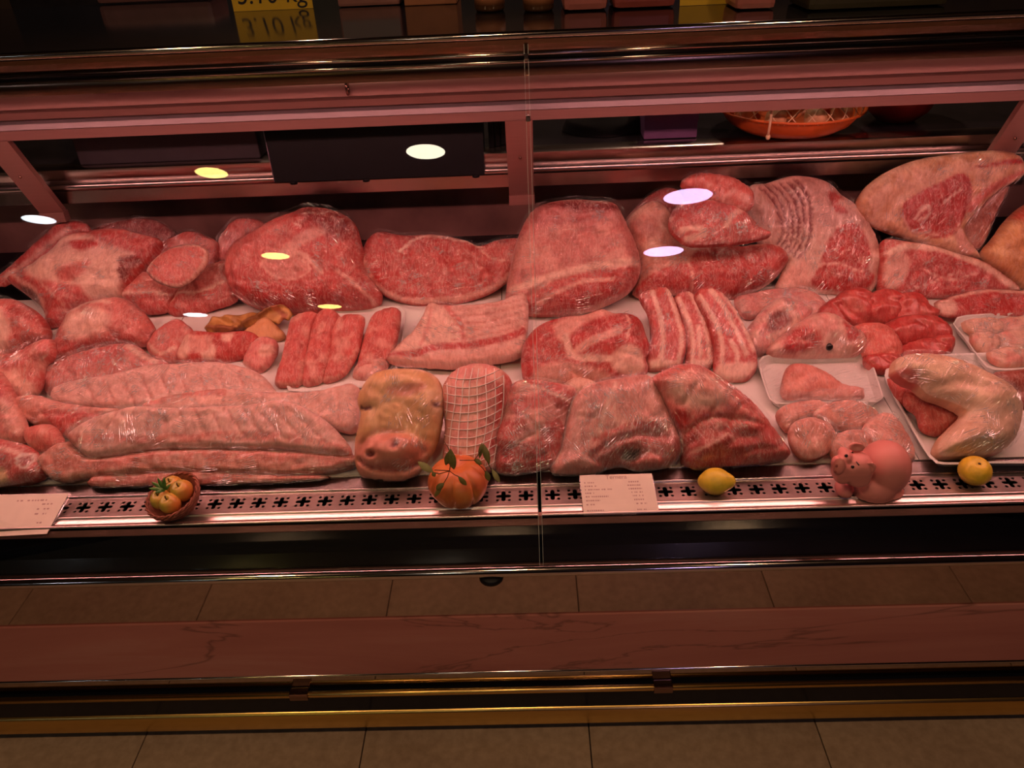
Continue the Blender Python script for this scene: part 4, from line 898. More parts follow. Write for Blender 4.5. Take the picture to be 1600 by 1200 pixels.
CH = [[(1230, 250), (1330, 225), (1450, 240), (1470, 300), (1380, 330), (1270, 310)], [(1430, 235), (1580, 215), (1700, 230), (1690, 300), (1560, 320), (1460, 300)], [(1280, 320), (1390, 310), (1450, 350), (1430, 420), (1360, 440), (1300, 390)], [(1430, 320), (1560, 300), (1690, 320), (1680, 400), (1540, 420), (1450, 400)], [(1380, 430), (1500, 400), (1640, 420), (1700, 470), (1600, 500), (1440, 500)]]
for i, ol in enumerate(CH):
    meat('chicken_piece', ('chicken piece in the back left corner of the foam tray', 'chicken piece in the back right corner of the foam tray', 'red-spotted chicken piece in the middle left of the foam tray', 'chicken piece in the middle right of the foam tray', 'front chicken piece in the foam tray')[i], 'H', ol, (.80, .46, .34), 30, .018, .016, lift=.012, group='chicken pieces in the foam tray', cat='chicken', paint=[('n', 45, (.70, .20, .16), .12, .8), ('n', 30, FAT, .0, .5)], film=(15, 30, -20, 10, 25)[i], heavy=True, seed=50+i)
# ================================================================== front row
def ridge_rack(name, label, ol, top_rows, col, tau, Tf, Tb, film, seed, lift=0.0, heavy=True, edge=None, **kw):
    pn = []
    if edge: pn += [('l', edge, 26, (.66, .20, .16)), ('n', 55, (.80, .42, .34), .1, .7)]
    gr = [(g, 12, -.0035) for g in top_rows]
    return meat(name, label, 'E', ol, col, tau, Tf, Tb, Rf=.016, paint=[('l', g, 7, (.62, .24, .20)) for g in top_rows] + pn, grooves=gr, film=film, heavy=heavy, seed=seed, lift=lift, lump=.003, **kw)
def ribs_between(a, b, n):
    a0, a1 = a; b0, b1 = b
    return [[(a0[0]+(a1[0]-a0[0])*t, a0[1]+(a1[1]-a0[1])*t), (b0[0]+(b1[0]-b0[0])*t, b0[1]+(b1[1]-b0[1])*t)] for t in [(i+.5)/n for i in range(n)]]
PALE = (.78, .41, .35)
meat('fatty_pork_piece', 'pale fatty pork piece at the left edge above the meat bag', 'E', [(-80, 90), (0, 85), (60, 160), (100, 240), (165, 410), (165, 490), (60, 510), (-80, 520)], PFAT, 40, .03, .04, paint=[('p', [(-60, 140), (20, 110), (70, 190), (60, 260), (-60, 270)], LEAN, 20), ('n', 40, PORK, .1, .7)], film=70, seed=60)
meat('rib_end', 'red meaty rib end left of the spare ribs', 'E', [(100, 255), (220, 228), (360, 268), (560, 298), (740, 315), (650, 360), (520, 420), (430, 480), (380, 470), (330, 415), (240, 405), (120, 340)], (.68, .26, .21), 36, .03, .04, paint=[('n', 45, PFAT, 0, .8), ('p', [(300, 350), (420, 330), (620, 350), (480, 430), (400, 460)], LEAN, 24)], grooves=[([(300, 360), (450, 345), (640, 350)], 12, -.008)], film=10, seed=61)
meat('round_rib_cut', 'small round red meat knob in front of the meaty rib end', 'E', [(165, 425), (240, 400), (320, 408), (372, 470), (365, 540), (300, 556), (230, 556), (165, 490)], (.66, .18, .15), 46, .025, .03, paint=[('n', 45, PFAT, .1, .8)], seed=62)
meat('meat_bag', 'film bag with a marrow bone slice at the lower left edge', 'E', [(-90, 500), (100, 508), (190, 540), (245, 590), (285, 655), (250, 722), (160, 752), (80, 765), (-90, 775)], LEAN, 42, .035, .05, paint=[('l', [(0, 540), (100, 560), (170, 580)], 14, PFAT), ('p', [(-60, 680), (60, 660), (100, 700), (80, 760), (-60, 770)], YFAT, 20), ('l', [(165, 590), (220, 575), (240, 630), (200, 665), (160, 640), (165, 590)], 8, (.80, .56, .50)), ('p', [(170, 600), (215, 585), (230, 630), (200, 655), (165, 635)], DEEP, 8)], film=35, heavy=True, seed=63)
ridge_rack('spare_rib_rack', 'rearmost film-wrapped spare rib rack on the left', [(350, 190), (500, 140), (650, 120), (900, 60), (1100, 48), (1300, 38), (1500, 78), (1600, 150), (1645, 250), (1500, 340), (1100, 310), (800, 310), (600, 305), (350, 275)], ribs_between(((480, 160), (1500, 100)), ((560, 290), (1560, 300)), 9), PALE, 36, .03, .04, -25, 64, 0.0, group='spare rib racks')
ridge_rack('spare_rib_rack', 'pale spare rib rack reaching right to the pig head', [(860, 300), (1000, 240), (1350, 192), (1600, 212), (1880, 208), (2110, 165), (2135, 250), (2130, 340), (2112, 440), (1980, 420), (1700, 330), (1400, 320), (1000, 335)], ribs_between(((1300, 205), (2080, 190)), ((1300, 320), (2090, 400)), 7), PALE, 36, .026, .035, 25, 65, .012, group='spare rib racks', edge=[(880, 290), (1100, 235), (1350, 215)])
ridge_rack('spare_rib_rack', 'top spare rib rack of the front stack, with a red meaty edge', [(435, 470), (560, 380), (700, 330), (840, 300), (1100, 308), (1500, 288), (1700, 265), (1860, 325), (1990, 425), (2085, 540), (2095, 585), (1900, 580), (1700, 550), (1500, 552), (1000, 550), (700, 592), (560, 600), (480, 540)], ribs_between(((700, 340), (1780, 310)), ((620, 450), (2020, 520)), 12), PALE, 40, .034, .04, 40, 66, .028, group='spare rib racks', edge=[(455, 500), (700, 500), (1000, 500), (1480, 480), (1750, 500), (2070, 565)])
ridge_rack('spare_rib_rack', 'middle spare rib rack of the front stack, red and meaty', [(255, 600), (400, 500), (480, 545), (560, 592), (700, 588), (1000, 548), (1500, 548), (2100, 580), (2115, 640), (1900, 695), (1500, 695), (1000, 690), (560, 720), (440, 748), (340, 725), (275, 655)], [], (.64, .24, .18), 46, .034, .04, 5, 67, .0, heavy=False, group='spare rib racks', edge=[(300, 620), (600, 640), (1000, 590), (1500, 590), (2050, 620)], Y0=1.262)
ridge_rack('spare_rib_rack', 'lowest spare rib rack of the front stack, behind the apple basket', [(525, 745), (560, 705), (800, 682), (1000, 680), (1300, 672), (1600, 692), (1900, 698), (1955, 722), (1600, 750), (1000, 765), (560, 775)], [], (.62, .20, .15), 46, .018, .02, 0, 68, .0, heavy=False, group='spare rib racks', edge=[(560, 740), (1000, 720), (1500, 720), (1900, 712)], Y0=1.236)
# pig head
PH = meat('pig_mask', 'tan pig head mask with snout, lying face up beside the netted roast', 'F', [(620, 400), (632, 330), (610, 250), (640, 180), (690, 110), (780, 75), (900, 68), (1000, 80), (1080, 130), (1112, 220), (1112, 330), (1092, 450), (1062, 540), (1012, 620), (960, 690), (900, 732), (760, 735), (640, 705), (598, 620), (598, 500)],
     (.72, .40, .18), 48, .05, .05, paint=[('n', 22, (.80, .50, .27), .0, .8), ('p', [(800, 200), (900, 165), (1020, 165), (1000, 220), (900, 250), (820, 240)], (.46, .16, .08), 30), ('p', [(600, 520), (700, 470), (820, 445), (950, 480), (1050, 540), (960, 690), (900, 735), (760, 735), (640, 705), (600, 620)], (.72, .27, .19), 50), ('l', [(640, 300), (670, 312), (705, 308)], 9, (.12, .03, .03)), ('p', [(1060, 280), (1100, 270), (1105, 300), (1075, 305)], (.16, .05, .04), 14),
            ('l', [(640, 610), (690, 650), (780, 672), (900, 668), (980, 630)], 9, (.30, .06, .05)), ('p', [(690, 575), (720, 562), (745, 575), (725, 595), (695, 592)], (.22, .04, .04), 10), ('p', [(840, 520), (865, 505), (880, 525), (862, 548), (840, 542)], (.22, .04, .04), 10)],
     bumps=[((830, 555), 190, 95, .030, -12, 'ell'), ((718, 580), 36, 22, -.022), ((860, 527), 28, 30, -.022), ((675, 308), 44, 22, -.011), ((1085, 290), 30, 20, -.008), ((760, 160), 90, 70, .006), ((900, 200), 110, 50, -.006), ((1030, 300), 60, 110, .008), ((690, 420), 60, 90, .006)],
     grooves=[([(640, 610), (690, 650), (780, 672), (900, 668), (980, 630)], 14, -.014), ([(640, 560), (680, 490), (800, 450), (940, 480), (1010, 560)], 14, -.006), ([(845, 670), (850, 725)], 14, -.006)], film=60, mat=skin_m, cat='pig head', lump=.003, seed=70)
# netted roast
NR = meat('netted_roast', 'rolled roast in a white elastic net between pig head and wrapped cuts', 'F', [(1110, 200), (1155, 110), (1230, 60), (1330, 40), (1430, 60), (1500, 110), (1522, 180), (1502, 270), (1465, 390), (1442, 480), (1440, 590), (1400, 690), (1240, 700), (1130, 640), (1120, 560), (1132, 400), (1112, 300)], (.70, .28, .25), 44, .055, .05,
     paint=[('p', [(1430, 90), (1515, 130), (1515, 200), (1450, 420), (1420, 560), (1390, 560), (1440, 300)], LEAN, 24), ('n', 40, FAT, -.05, .7)], lump=.002, seed=71)
cords = []
for k in range(8):
    t = k/7; pts = []
    for j in range(15):
        s = j/14; y = 62 + s*600
        xl = 1118 + 10*sin(s*6) + (1155-1118)*max(0, .15-s)*6; xr = 1470 - 60*s + 25*sin(s*3)
        p = hit(NR, 'F', xl + (xr-xl)*(t*.96+.02) + 8*sin(s*5+k), y, .0012)
        if p: pts.append(p)
    if len(pts) > 2: cords.append(tube_vf(pts, .0011, 5))
for k in range(12):
    pts = []
    y0 = 95 + k*50
    for j in range(13):
        t = j/12; x = 1125 + (1475-1125)*t - 40*t*(k/11); y = y0 + 42*(1-(2*t-1)**2) - 55*t + 12
        p = hit(NR, 'F', x, y, .0012)
        if p: pts.append(p)
    if len(pts) > 2: cords.append(tube_vf(pts, .0010, 5))
net_mat = simple('white_elastic_net', (.86, .74, .70), .6, 0, .05, 80, .05)
for v, f in cords: mk('net_cord', v, f, net_mat, NR, None, True)
# three wrapped cuts and the roast
meat('wrapped_shin', 'narrow wrapped beef cut right of the netted roast', 'G', [(48, 630), (48, 480), (100, 340), (130, 220), (170, 150), (260, 133), (400, 150), (525, 182), (512, 250), (482, 340), (462, 440), (435, 580), (375, 655), (200, 700), (80, 692)], LEAN, 44, .04, .05, paint=[('n', 32, PFAT, .05, .7), ('p', [(50, 600), (60, 490), (180, 520), (380, 590), (370, 660), (200, 700), (80, 690)], RED, 20), ('l', [(180, 160), (300, 190), (420, 240), (490, 270)], 9, FAT), ('l', [(110, 560), (200, 530), (360, 580)], 9, DEEP)], bumps=[((120, 590), 30, 26, -.010), ((300, 400), 110, 100, .008)], film=20, heavy=True, seed=72)
meat('wrapped_brisket', 'wrapped brisket folded over a dark hollow, behind the price card', 'G', [(378, 655), (440, 560), (462, 480), (492, 340), (525, 240), (600, 172), (700, 140), (820, 120), (960, 108), (1020, 190), (1082, 330), (1132, 440), (1155, 540), (1085, 645), (900, 678), (800, 650), (700, 668), (640, 698), (400, 700)], (.68, .26, .22), 46, .045, .05,
     paint=[('l', [(600, 180), (560, 320), (520, 460)], 22, PFAT), ('l', [(760, 160), (700, 320), (660, 450)], 14, FAT), ('p', [(600, 560), (760, 460), (900, 420), (1060, 440), (1150, 540), (1080, 640), (900, 670), (700, 660), (640, 640)], (.46, .08, .07), 26), ('p', [(790, 600), (830, 560), (900, 555), (900, 590), (840, 620)], (.06, .012, .012), 14), ('l', [(640, 500), (760, 440), (900, 405), (1060, 420)], 14, LEAN), ('p', [(880, 600), (1000, 570), (1075, 600), (1060, 650), (900, 670)], (.62, .14, .12), 16), ('p', [(960, 150), (1010, 200), (1070, 340), (1110, 430), (1020, 400), (960, 300)], PFAT, 20)],  # near-black hollow: its shade is painted into the colour
     bumps=[((850, 585), 75, 36, -.028), ((980, 620), 90, 34, .012), ((500, 630), 100, 50, .008)], grooves=[([(620, 600), (760, 510), (900, 470), (1060, 480)], 20, -.008)], film=62, heavy=True, seed=73)
meat('topside_roast', 'large roast with a dark red cut face, left of the pork escalope pack', 'G', [(975, 135), (1100, 60), (1200, 38), (1290, 60), (1400, 130), (1500, 200), (1600, 290), (1700, 420), (1795, 570), (1705, 615), (1500, 648), (1200, 660), (1155, 560), (1142, 460), (1090, 340), (1020, 205)], PORK, 50, .055, .06,
     paint=[('p', [(1040, 160), (1180, 100), (1300, 110), (1420, 200), (1400, 290), (1250, 310), (1150, 290), (1080, 250)], FAT, 50), ('n', 30, LEAN, .1, .5), ('p', [(1145, 500), (1240, 395), (1340, 365), (1500, 392), (1690, 420), (1795, 575), (1600, 650), (1200, 665)], (.50, .085, .075), 14), ('l', [(1200, 560), (1300, 520), (1400, 460), (1440, 500)], 8, PFAT), ('l', [(1150, 490), (1240, 395), (1340, 368), (1500, 395), (1690, 425)], 12, LEAN), ('p', [(1090, 330), (1160, 330), (1180, 390), (1140, 440)], RED, 16)],
     bumps=[((1260, 200), 170, 110, .012), ((1300, 500), 120, 90, .008)], grooves=[([(1160, 460), (1260, 380), (1400, 365), (1600, 400)], 14, -.006)], film=-55, seed=74)
# trays at the right of the front row
tray('foam_tray', 'small foam tray with one piece of meat under cloudy film', 'H', [(15, 480), (40, 445), (90, 432), (400, 425), (640, 425), (690, 465), (735, 590), (765, 690), (730, 715), (400, 722), (130, 728), (85, 700), (45, 590)], 0.0, .022)
ft = [o for o in bpy.data.objects if o.get('label', '').startswith('small foam tray')][0]
meat('veal_piece', 'pale veal piece inside the small foam tray', 'H', [(165, 590), (205, 505), (300, 498), (420, 548), (520, 618), (640, 640), (645, 690), (420, 698), (300, 698), (165, 692)], (.68, .24, .20), 32, .02, .02, paint=[('n', 35, PFAT, 0, .7)], lift=.008, seed=80)
film_sheet(ft, 'H', [(25, 485), (60, 445), (640, 432), (685, 470), (755, 690), (725, 708), (150, 720), (90, 695)], .024, .012, 20)
EP = [('escalope at the top right of the film-wrapped pork pack', [(340, 800), (420, 735), (560, 715), (700, 760), (730, 820), (660, 880), (540, 890), (420, 850)], .018), ('pork escalope folded at the left of the film-wrapped pack', [(200, 900), (240, 840), (340, 815), (430, 850), (475, 910), (470, 980), (380, 1050), (280, 1060), (215, 990)], .014),
      ('small round pork escalope behind the toy pig', [(440, 960), (520, 900), (620, 890), (680, 930), (690, 1000), (600, 1070), (480, 1075)], .012), ('broad pork escalope along the right of the film-wrapped pack', [(640, 880), (730, 800), (800, 790), (880, 880), (945, 1020), (905, 1090), (720, 1095), (660, 1020)], .006), ('pork escalope at the back left of the film-wrapped pack', [(125, 800), (200, 735), (380, 715), (420, 760), (340, 820), (240, 850), (190, 900)], .010)]
for i in (4, 3, 0, 2, 1):
    lb, ol, lf = EP[i]
    meat('pork_escalope', lb, 'H', ol, (.70, .26, .20), 34, .022, .022, lift=lf, group='pork escalopes in one film pack', seed=82+i, paint=[('n', 38, PFAT, .05, .7), ('l', ol[:5], 8, PFAT)], film=(20, 60, 35, -50, 10)[i], heavy=True)
tray('foam_tray', 'large white foam tray holding the pale trotter at the right edge', 'H', [(770, 560), (800, 500), (900, 450), (1150, 430), (1500, 420), (1800, 430), (1860, 700), (1900, 1040), (1800, 1078), (1400, 1082), (1120, 1088), (1060, 1066), (1000, 995), (900, 820), (820, 680)], 0.0, .024)
bt = [o for o in bpy.data.objects if o.get('label', '').startswith('large white foam')][0]
meat('pig_trotter', 'pale bent pig trotter under film on the large foam tray', 'H', [(800, 560), (805, 510), (840, 468), (910, 448), (1060, 452), (1200, 488), (1350, 558), (1480, 638), (1545, 720), (1556, 830), (1510, 960), (1405, 1035), (1250, 1050), (1060, 1050), (1075, 960), (1150, 880), (1215, 800), (1100, 735), (1000, 700), (930, 640), (870, 620)], BEIGE, 38, .05, .03, Rf=.042, lift=.01,
     paint=[('n', 20, (.88, .62, .42), 0, .7), ('p', [(780, 560), (880, 560), (940, 640), (900, 690), (820, 640)], (.62, .14, .12), 20), ('p', [(1320, 800), (1440, 780), (1480, 900), (1400, 960), (1340, 900)], (.76, .48, .34), 30)], bumps=[((1380, 720), 130, 110, .014), ((1260, 940), 140, 80, .006)], grooves=[([(1010, 660), (1150, 640), (1290, 680)], 26, -.007)], film=48, heavy=True, mat=skin_m, cat='trotter', seed=90, lump=.002)
meat('red_meat_cube', 'small red meat piece tucked inside the bend of the trotter', 'H', [(900, 660), (960, 680), (1100, 740), (1215, 800), (1190, 850), (1100, 915), (990, 890), (960, 800), (890, 740)], (.62, .12, .10), 36, .018, .02, lift=.010, seed=91)
meat('red_meat_cube', 'red meat strip at the left end of the trotter', 'H', [(790, 585), (860, 590), (930, 660), (990, 740), (930, 770), (850, 700)], (.62, .12, .10), 36, .014, .02, lift=.010, seed=92)
meat('dark_liver', 'dark brown meat piece at the right edge behind the trotter', 'H', [(1420, 560), (1500, 540), (1700, 530), (1760, 640), (1740, 760), (1600, 760), (1540, 690)], (.32, .07, .05), 36, .02, .03, lift=.02, Y0=1.56, seed=93)

meat('fat_wedge', 'small pale wedge of fat between the red shoulder and the wrapped brisket', 'G', [(470, 150), (530, 118), (600, 128), (650, 150), (600, 190), (540, 205), (490, 190)], FAT, 40, .014, .02, Y0=1.46, seed=95)
# ================================================================== ornaments on the vent strip
SZ = .600
def px_at(x, y, Y): return onY(x, y, Y)
lemon_mat = simple('lemon_peel', (.80, .58, .05), .38, 0, .10, 90, .25)
stem_mat = simple('dry_stem', (.10, .05, .02), .7)
# lemon
lc = onY(1117, 759, 1.155); lc.z = SZ + .0265
v, f = ell_vf((0, 0, 0), (.030, .0262, .0262), 28, 16)
V = []
for p in v:
    q = Vector(p); t = q.x/.030
    q.x += .008*max(0, t-.75)/.25*(1 if t > .75 else 0) - .0035*max(0, -t-.8)/.2
    V.append(q)
M = Matrix.Rotation(radians(-8), 3, 'Y') @ Matrix.Rotation(radians(-12), 3, 'Z')
lemon = tag(mk('lemon', [lc + M @ q for q in V], f, lemon_mat, None, (lc.x, lc.y, SZ), True), 'yellow lemon lying on the vent strip right of the price card', 'lemon')
tip = lc + M @ Vector((-.031, 0, 0))
v, f = ell_vf(tip, (.0025, .003, .003), 10, 6); mk('stem_scar', v, f, stem_mat, lemon, None, True)
# mandarin
mc = onY(1520, 745, 1.165); mc.z = SZ + .0265
v, f = ell_vf((0, 0, 0), (.0295, .0295, .0265), 32, 18)
V = [Vector(p) + Vector((0, 0, -.005*math.exp(-((p.x/.009)**2 + (p.y/.009)**2)) if p.z > 0 else 0)) for p in v]
M = Matrix.Rotation(radians(14), 3, 'X')
man = tag(mk('mandarin', [mc + M @ q for q in V], f, simple('mandarin_peel', (.80, .54, .04), .42, 0, .10, 120, .3), None, (mc.x, mc.y, SZ), True), 'small round yellow citrus at the right end of the vent strip', 'mandarin')
v, f = ell_vf(mc + M @ Vector((0, 0, .0218)), (.003, .003, .0018), 10, 6); mk('stem_scar', v, f, stem_mat, man, None, True)
# pumpkin with leafy sprigs
pc = onY(717, 762, 1.158); pc.z = SZ
def lobe(a, z): return 1 - .10*abs(cos(a*4+.3))**6
prof = [(.0005, .010), (.012, .004), (.030, .002), (.046, .012), (.0565, .032), (.058, .046), (.053, .062), (.041, .075), (.025, .081), (.010, .078), (.0005, .074)]
pr = [(r, z) for r, z in [tuple(q) for q in spline(prof, .004, False)]]
v, f = lathe_vf(pr, 96, pc, None, lambda a, z: 1 - .11*(1-abs(sin(a*4.0+.55)))**3)
pk_t = NT('pumpkin_skin'); tc_ = pk_t.n('ShaderNodeTexCoord').outputs['Object']
nz_ = pk_t.noise(tc_, 24, 4); pp = pk_t.n('ShaderNodeBsdfPrincipled', i_Roughness=.38)
pk_t.l(pk_t.ramp(nz_, [(.3, (.60, .13, .04)), (.55, (.68, .20, .05)), (.75, (.74, .28, .08))]), pp.inputs['Base Color']); pk_t.done(pp.outputs[0])
pump = tag(mk('pumpkin', v, f, MATS['pumpkin_skin'], None, tuple(pc), True), 'small ribbed orange pumpkin with leafy sprigs in front of the netted roast', 'pumpkin')
leaf_mat = simple('dull_green_leaf', (.17, .15, .035), .5, 0, .35, 60, .2)
leaf_pale = simple('pale_dry_leaf', (.40, .34, .14), .5, 0, .25, 60, .2)
def leaf_vf(base, tip, w, up, curl=.2):
    base, tip = Vector(base), Vector(tip); ax = tip-base; L = ax.length; ax.normalize(); side = ax.cross(Vector(up)).normalized(); nrm = side.cross(ax).normalized()
    V, Fc = [], []; n = 8
    for i in range(n+1):
        t = i/n; ww = w*(sin(pi*min(1, t*.97+.015))**.8); c = base + ax*(L*t) + nrm*(curl*L*sin(pi*t))
        V += [c + side*ww + nrm*(ww*.25), c, c - side*ww + nrm*(ww*.25)]
    m = len(V); V += [p - nrm*.0004 for p in V]
    for i in range(n):
        a = i*3
        for k in (0, 1):
            Fc.append((a+k, a+k+1, a+3+k+1, a+3+k)); Fc.append((m+a+k, m+a+3+k, m+a+3+k+1, m+a+k+1))
        Fc.append((a, a+3, m+a+3, m+a)); Fc.append((a+2, m+a+2, m+a+5, a+5))
    return V, Fc
def K(x, y, Y): return onY(640 + x/9.23, 690 + y/9.23, Y)
sprig = thing('leaf_sprig', 'olive green leaf sprig hanging over the left of the pumpkin', 'leaves', tuple(K(575, 425, 1.118)))
def twig(pts, par): tube('twig', [K(*p) for p in pts], .0008, stem_mat, par, None, 5)
twig([(500, 0, 1.135), (560, 90, 1.12), (600, 240, 1.112), (575, 425, 1.112)], sprig); twig([(575, 425, 1.112), (420, 465, 1.106), (330, 440, 1.105)], sprig); twig([(575, 425, 1.112), (540, 520, 1.102), (480, 620, 1.098)], sprig); twig([(575, 425, 1.112), (650, 480, 1.102), (720, 510, 1.098)], sprig); twig([(575, 420, 1.112), (360, 410, 1.106)], sprig)
for (b, t_, w, mt) in [((590, 110, 1.112), (640, 400, 1.104), .0075, 0), ((600, 110, 1.112), (520, 340, 1.108), .0060, 0), ((340, 440, 1.105), (120, 290, 1.112), .0068, 1), ((500, 600, 1.098), (380, 690, 1.094), .0055, 0), ((700, 500, 1.098), (825, 630, 1.094), .0048, 0), ((480, 620, 1.097), (360, 800, 1.093), .004, 0), ((330, 440, 1.105), (370, 505, 1.10), .004, 0)]:
    vv, ff = leaf_vf(K(*b), K(*t_), w, (0, -.8, .6), .08); mk('leaf', vv, ff, leaf_pale if mt else leaf_mat, sprig, None, True)
sprig2 = thing('leaf_sprig', 'drying leaf sprig hanging over the right of the pumpkin', 'leaves', tuple(K(930, 270, 1.13)))
twig([(720, 270, 1.125), (930, 270, 1.12), (1020, 150, 1.12), (1060, 40, 1.13)], sprig2); twig([(930, 270, 1.12), (1050, 380, 1.11), (1110, 470, 1.105)], sprig2); twig([(1100, 240, 1.115), (1150, 350, 1.11), (1230, 500, 1.105)], sprig2)
for (b, t_, w, mt) in [((940, 250, 1.12), (1040, 330, 1.112), .0045, 0), ((1060, 30, 1.13), (1150, 320, 1.112), .0062, 0), ((1100, 420, 1.106), (1150, 570, 1.10), .0050, 0), ((1190, 400, 1.108), (1300, 590, 1.102), .0048, 1), ((1040, 20, 1.13), (1010, 240, 1.118), .004, 0)]:
    vv, ff = leaf_vf(K(*b), K(*t_), w, (0, -.8, .6), .08); mk('leaf', vv, ff, leaf_pale if mt else leaf_mat, sprig2, None, True)
# wicker basket with four apples
bc = onY(286, 797, 1.145); bc.z = SZ
wick = simple('reddish_wicker', (.30, .085, .05), .6, 0, .3, 120, .3)
BM = Matrix.Rotation(radians(15), 3, 'X') @ Matrix.Rotation(radians(-10), 3, 'Y')
off = Vector((0, 0, .014))
basket = thing('apple_basket', 'tiny tilted wicker basket of apples on the vent strip at left', 'basket', tuple(bc))
prof = [(.0005, .000), (.026, .000), (.034, .006), (.044, .018), (.0505, .032), (.0485, .032), (.042, .019), (.031, .008), (.0005, .003)]
v, f = lathe_vf(prof, 40, (0, 0, 0), None); mk('basket_bowl', [bc + off + BM @ Vector(p) for p in v], f, wick, basket, None, True)
for k, (r, z) in enumerate([(.0355, .004), (.040, .010), (.0445, .016), (.048, .022), (.051, .028)]):
    pts = [bc + off + BM @ Vector(((r + .0008*(1 if (i+k) % 2 else -1))*cos(2*pi*i/36), (r + .0008*(1 if (i+k) % 2 else -1))*sin(2*pi*i/36), z)) for i in range(36)]
    tube('wicker_coil', pts, .0026, wick, basket, None, 6, True)
for ph in (0, pi):
    pts = [bc + off + BM @ Vector(((.0505 + .0022*cos(i*1.4+ph))*cos(2*pi*i/54), (.0505 + .0022*cos(i*1.4+ph))*sin(2*pi*i/54), .033 + .0022*sin(i*1.4+ph))) for i in range(54)]
    tube('braided_rim', pts, .0020, wick, basket, None, 6, True)
ap_t = NT('toy_apple_skin'); tc_ = ap_t.n('ShaderNodeTexCoord').outputs['Object']; sx = ap_t.n('ShaderNodeSeparateXYZ'); ap_t.l(tc_, sx.inputs[0])
fx = ap_t.math('ADD', ap_t.math('MULTIPLY', sx.outputs[0], 22.0), ap_t.math('MULTIPLY', ap_t.noise(tc_, 30, 3), .9)); pp = ap_t.n('ShaderNodeBsdfPrincipled', i_Roughness=.3)
ap_t.l(ap_t.ramp(fx, [(.2, (.46, .36, .05)), (.5, (.66, .42, .07)), (.95, (.74, .20, .045))]), pp.inputs['Base Color']); ap_t.done(pp.outputs[0])
APL = [((-.019, -.008), 'apple at the left of the tiny basket', .0200), ((.004, -.021), 'yellow-green apple at the front of the tiny basket', .0200), ((.020, .006), 'reddish apple at the right of the tiny basket', .0210), ((-.004, .021), 'apple at the back of the tiny basket behind the green sprig', .0190)]
for (p, lb, r) in APL:
    c = bc + off + BM @ Vector((p[0], p[1], .034))
    prof = [(.0005, -.80*r), (.30*r, -.90*r), (.70*r, -.72*r), (.97*r, -.15*r), (.98*r, .25*r), (.75*r, .72*r), (.40*r, .88*r), (.15*r, .78*r), (.0005, .66*r)]
    v, f = lathe_vf([tuple(q) for q in spline(prof, .003, False)], 28, c, BM)
    a = tag(mk('apple', v, f, MATS['toy_apple_skin'], None, tuple(c), True), lb, 'apple', 'toy apples in the basket')
    tube('stem', [c + BM @ Vector((0, 0, .7*r)), c + BM @ Vector((.001, 0, 1.0*r)), c + BM @ Vector((.0025, .001, 1.22*r))], .0012, stem_mat, a, None, 6)
gs = thing('green_sprig', 'bright green plastic sprig between the apples in the tiny basket', 'leaves', tuple(bc + off + BM @ Vector((0, 0, .052))))
bright = simple('plastic_green', (.10, .24, .04), .45, 0, .3, 90, .1)
g0 = bc + off + BM @ Vector((-.003, .0, .050))
for k, (dx, dy, dz, w) in enumerate([(-.030, .002, .010, .0036), (-.026, .014, .014, .0034), (-.006, .012, .026, .0036), (.008, .010, .024, .0036), (.016, .004, .012, .003), (-.014, -.010, .010, .003), (.001, .018, .018, .0034)]):
    vv, ff = leaf_vf(g0, g0 + BM @ Vector((dx, dy, dz)), w, (0, -.7, .7), .08); mk('leaf', vv, ff, bright, gs, None, True)
# toy pig -----------------------------------------------------------
def Q(x, y, Y): return onY(1280 + x/8.57, 670 + y/8.57, Y)
pigm = simple('pink_rubber', (.78, .27, .24), .48, 0, .04, 20, .0)
U = .00124/8.57*1.0*8.57
def pxr(n): return n/8.57*.00121
parts = []
def E3(x, y, Y, rx, ry, rz, M=None): parts.append(ell_vf(Q(x, y, Y), (pxr(rx), ry, pxr(rz)), 28, 18, M))
PY = 1.158
E3(870, 520, PY+.004, 330, .050, 385)             # round body
E3(720, 760, PY-.012, 300, .040, 230)             # belly and front
E3(890, 860, PY-.006, 240, .042, 190)
E3(470, 520, PY-.030, 235, .034, 230)             # head
E3(520, 640, PY-.044, 150, .026, 130)             # cheek
E3(300, 560, PY-.040, 125, .028, 165)             # snout
E3(255, 500, PY-.046, 80, .022, 120)
E3(340, 350, PY-.028, 80, .020, 80)
E3(330, 800, PY-.020, 120, .022, 110, Matrix.Rotation(radians(35), 3, 'Y'))    # front trotter
E3(480, 930, PY-.018, 190, .026, 90, Matrix.Rotation(radians(15), 3, 'Y'))
E3(720, 950, PY-.020, 280, .034, 110)
v, f = merge(parts); pig_f = f
pv = [Vector(p) for p in v]
lowz = SZ + .001
pv = [Vector((p.x, max(p.y, 1.100), max(p.z, lowz))) for p in pv]
pig = mk('toy_pig', pv, f, pigm, None, (Q(720, 900, PY).x, PY, SZ), True)
tag(pig, 'round pink rubber toy pig looking left on the vent strip', 'toy pig')
rm = pig.modifiers.new('remesh', 'REMESH'); rm.mode = 'VOXEL'; rm.voxel_size = .0022; rm.use_smooth_shade = True
sm_ = pig.modifiers.new('smooth', 'SMOOTH'); sm_.factor = .5; sm_.iterations = 10
SM = Matrix.Rotation(radians(-30), 3, 'Z')
sc_ = Q(262, 505, PY-.052); v, f = ell_vf(sc_, (pxr(78), .010, pxr(128)), 22, 14, SM)
sn = mk('snout', v, f, pigm, pig, None, True)
for dz in (-45, 45):
    v, f = ell_vf(sc_ + SM @ Vector((pxr(-22), -.0085, 0)) + Vector((0, 0, pxr(dz))), (.0026, .0022, .0034), 12, 8); mk('nostril', v, f, simple('nostril_pink_%d' % dz, (.42, .10, .09), .5, 0, .05, 20, 0), sn, None, True)
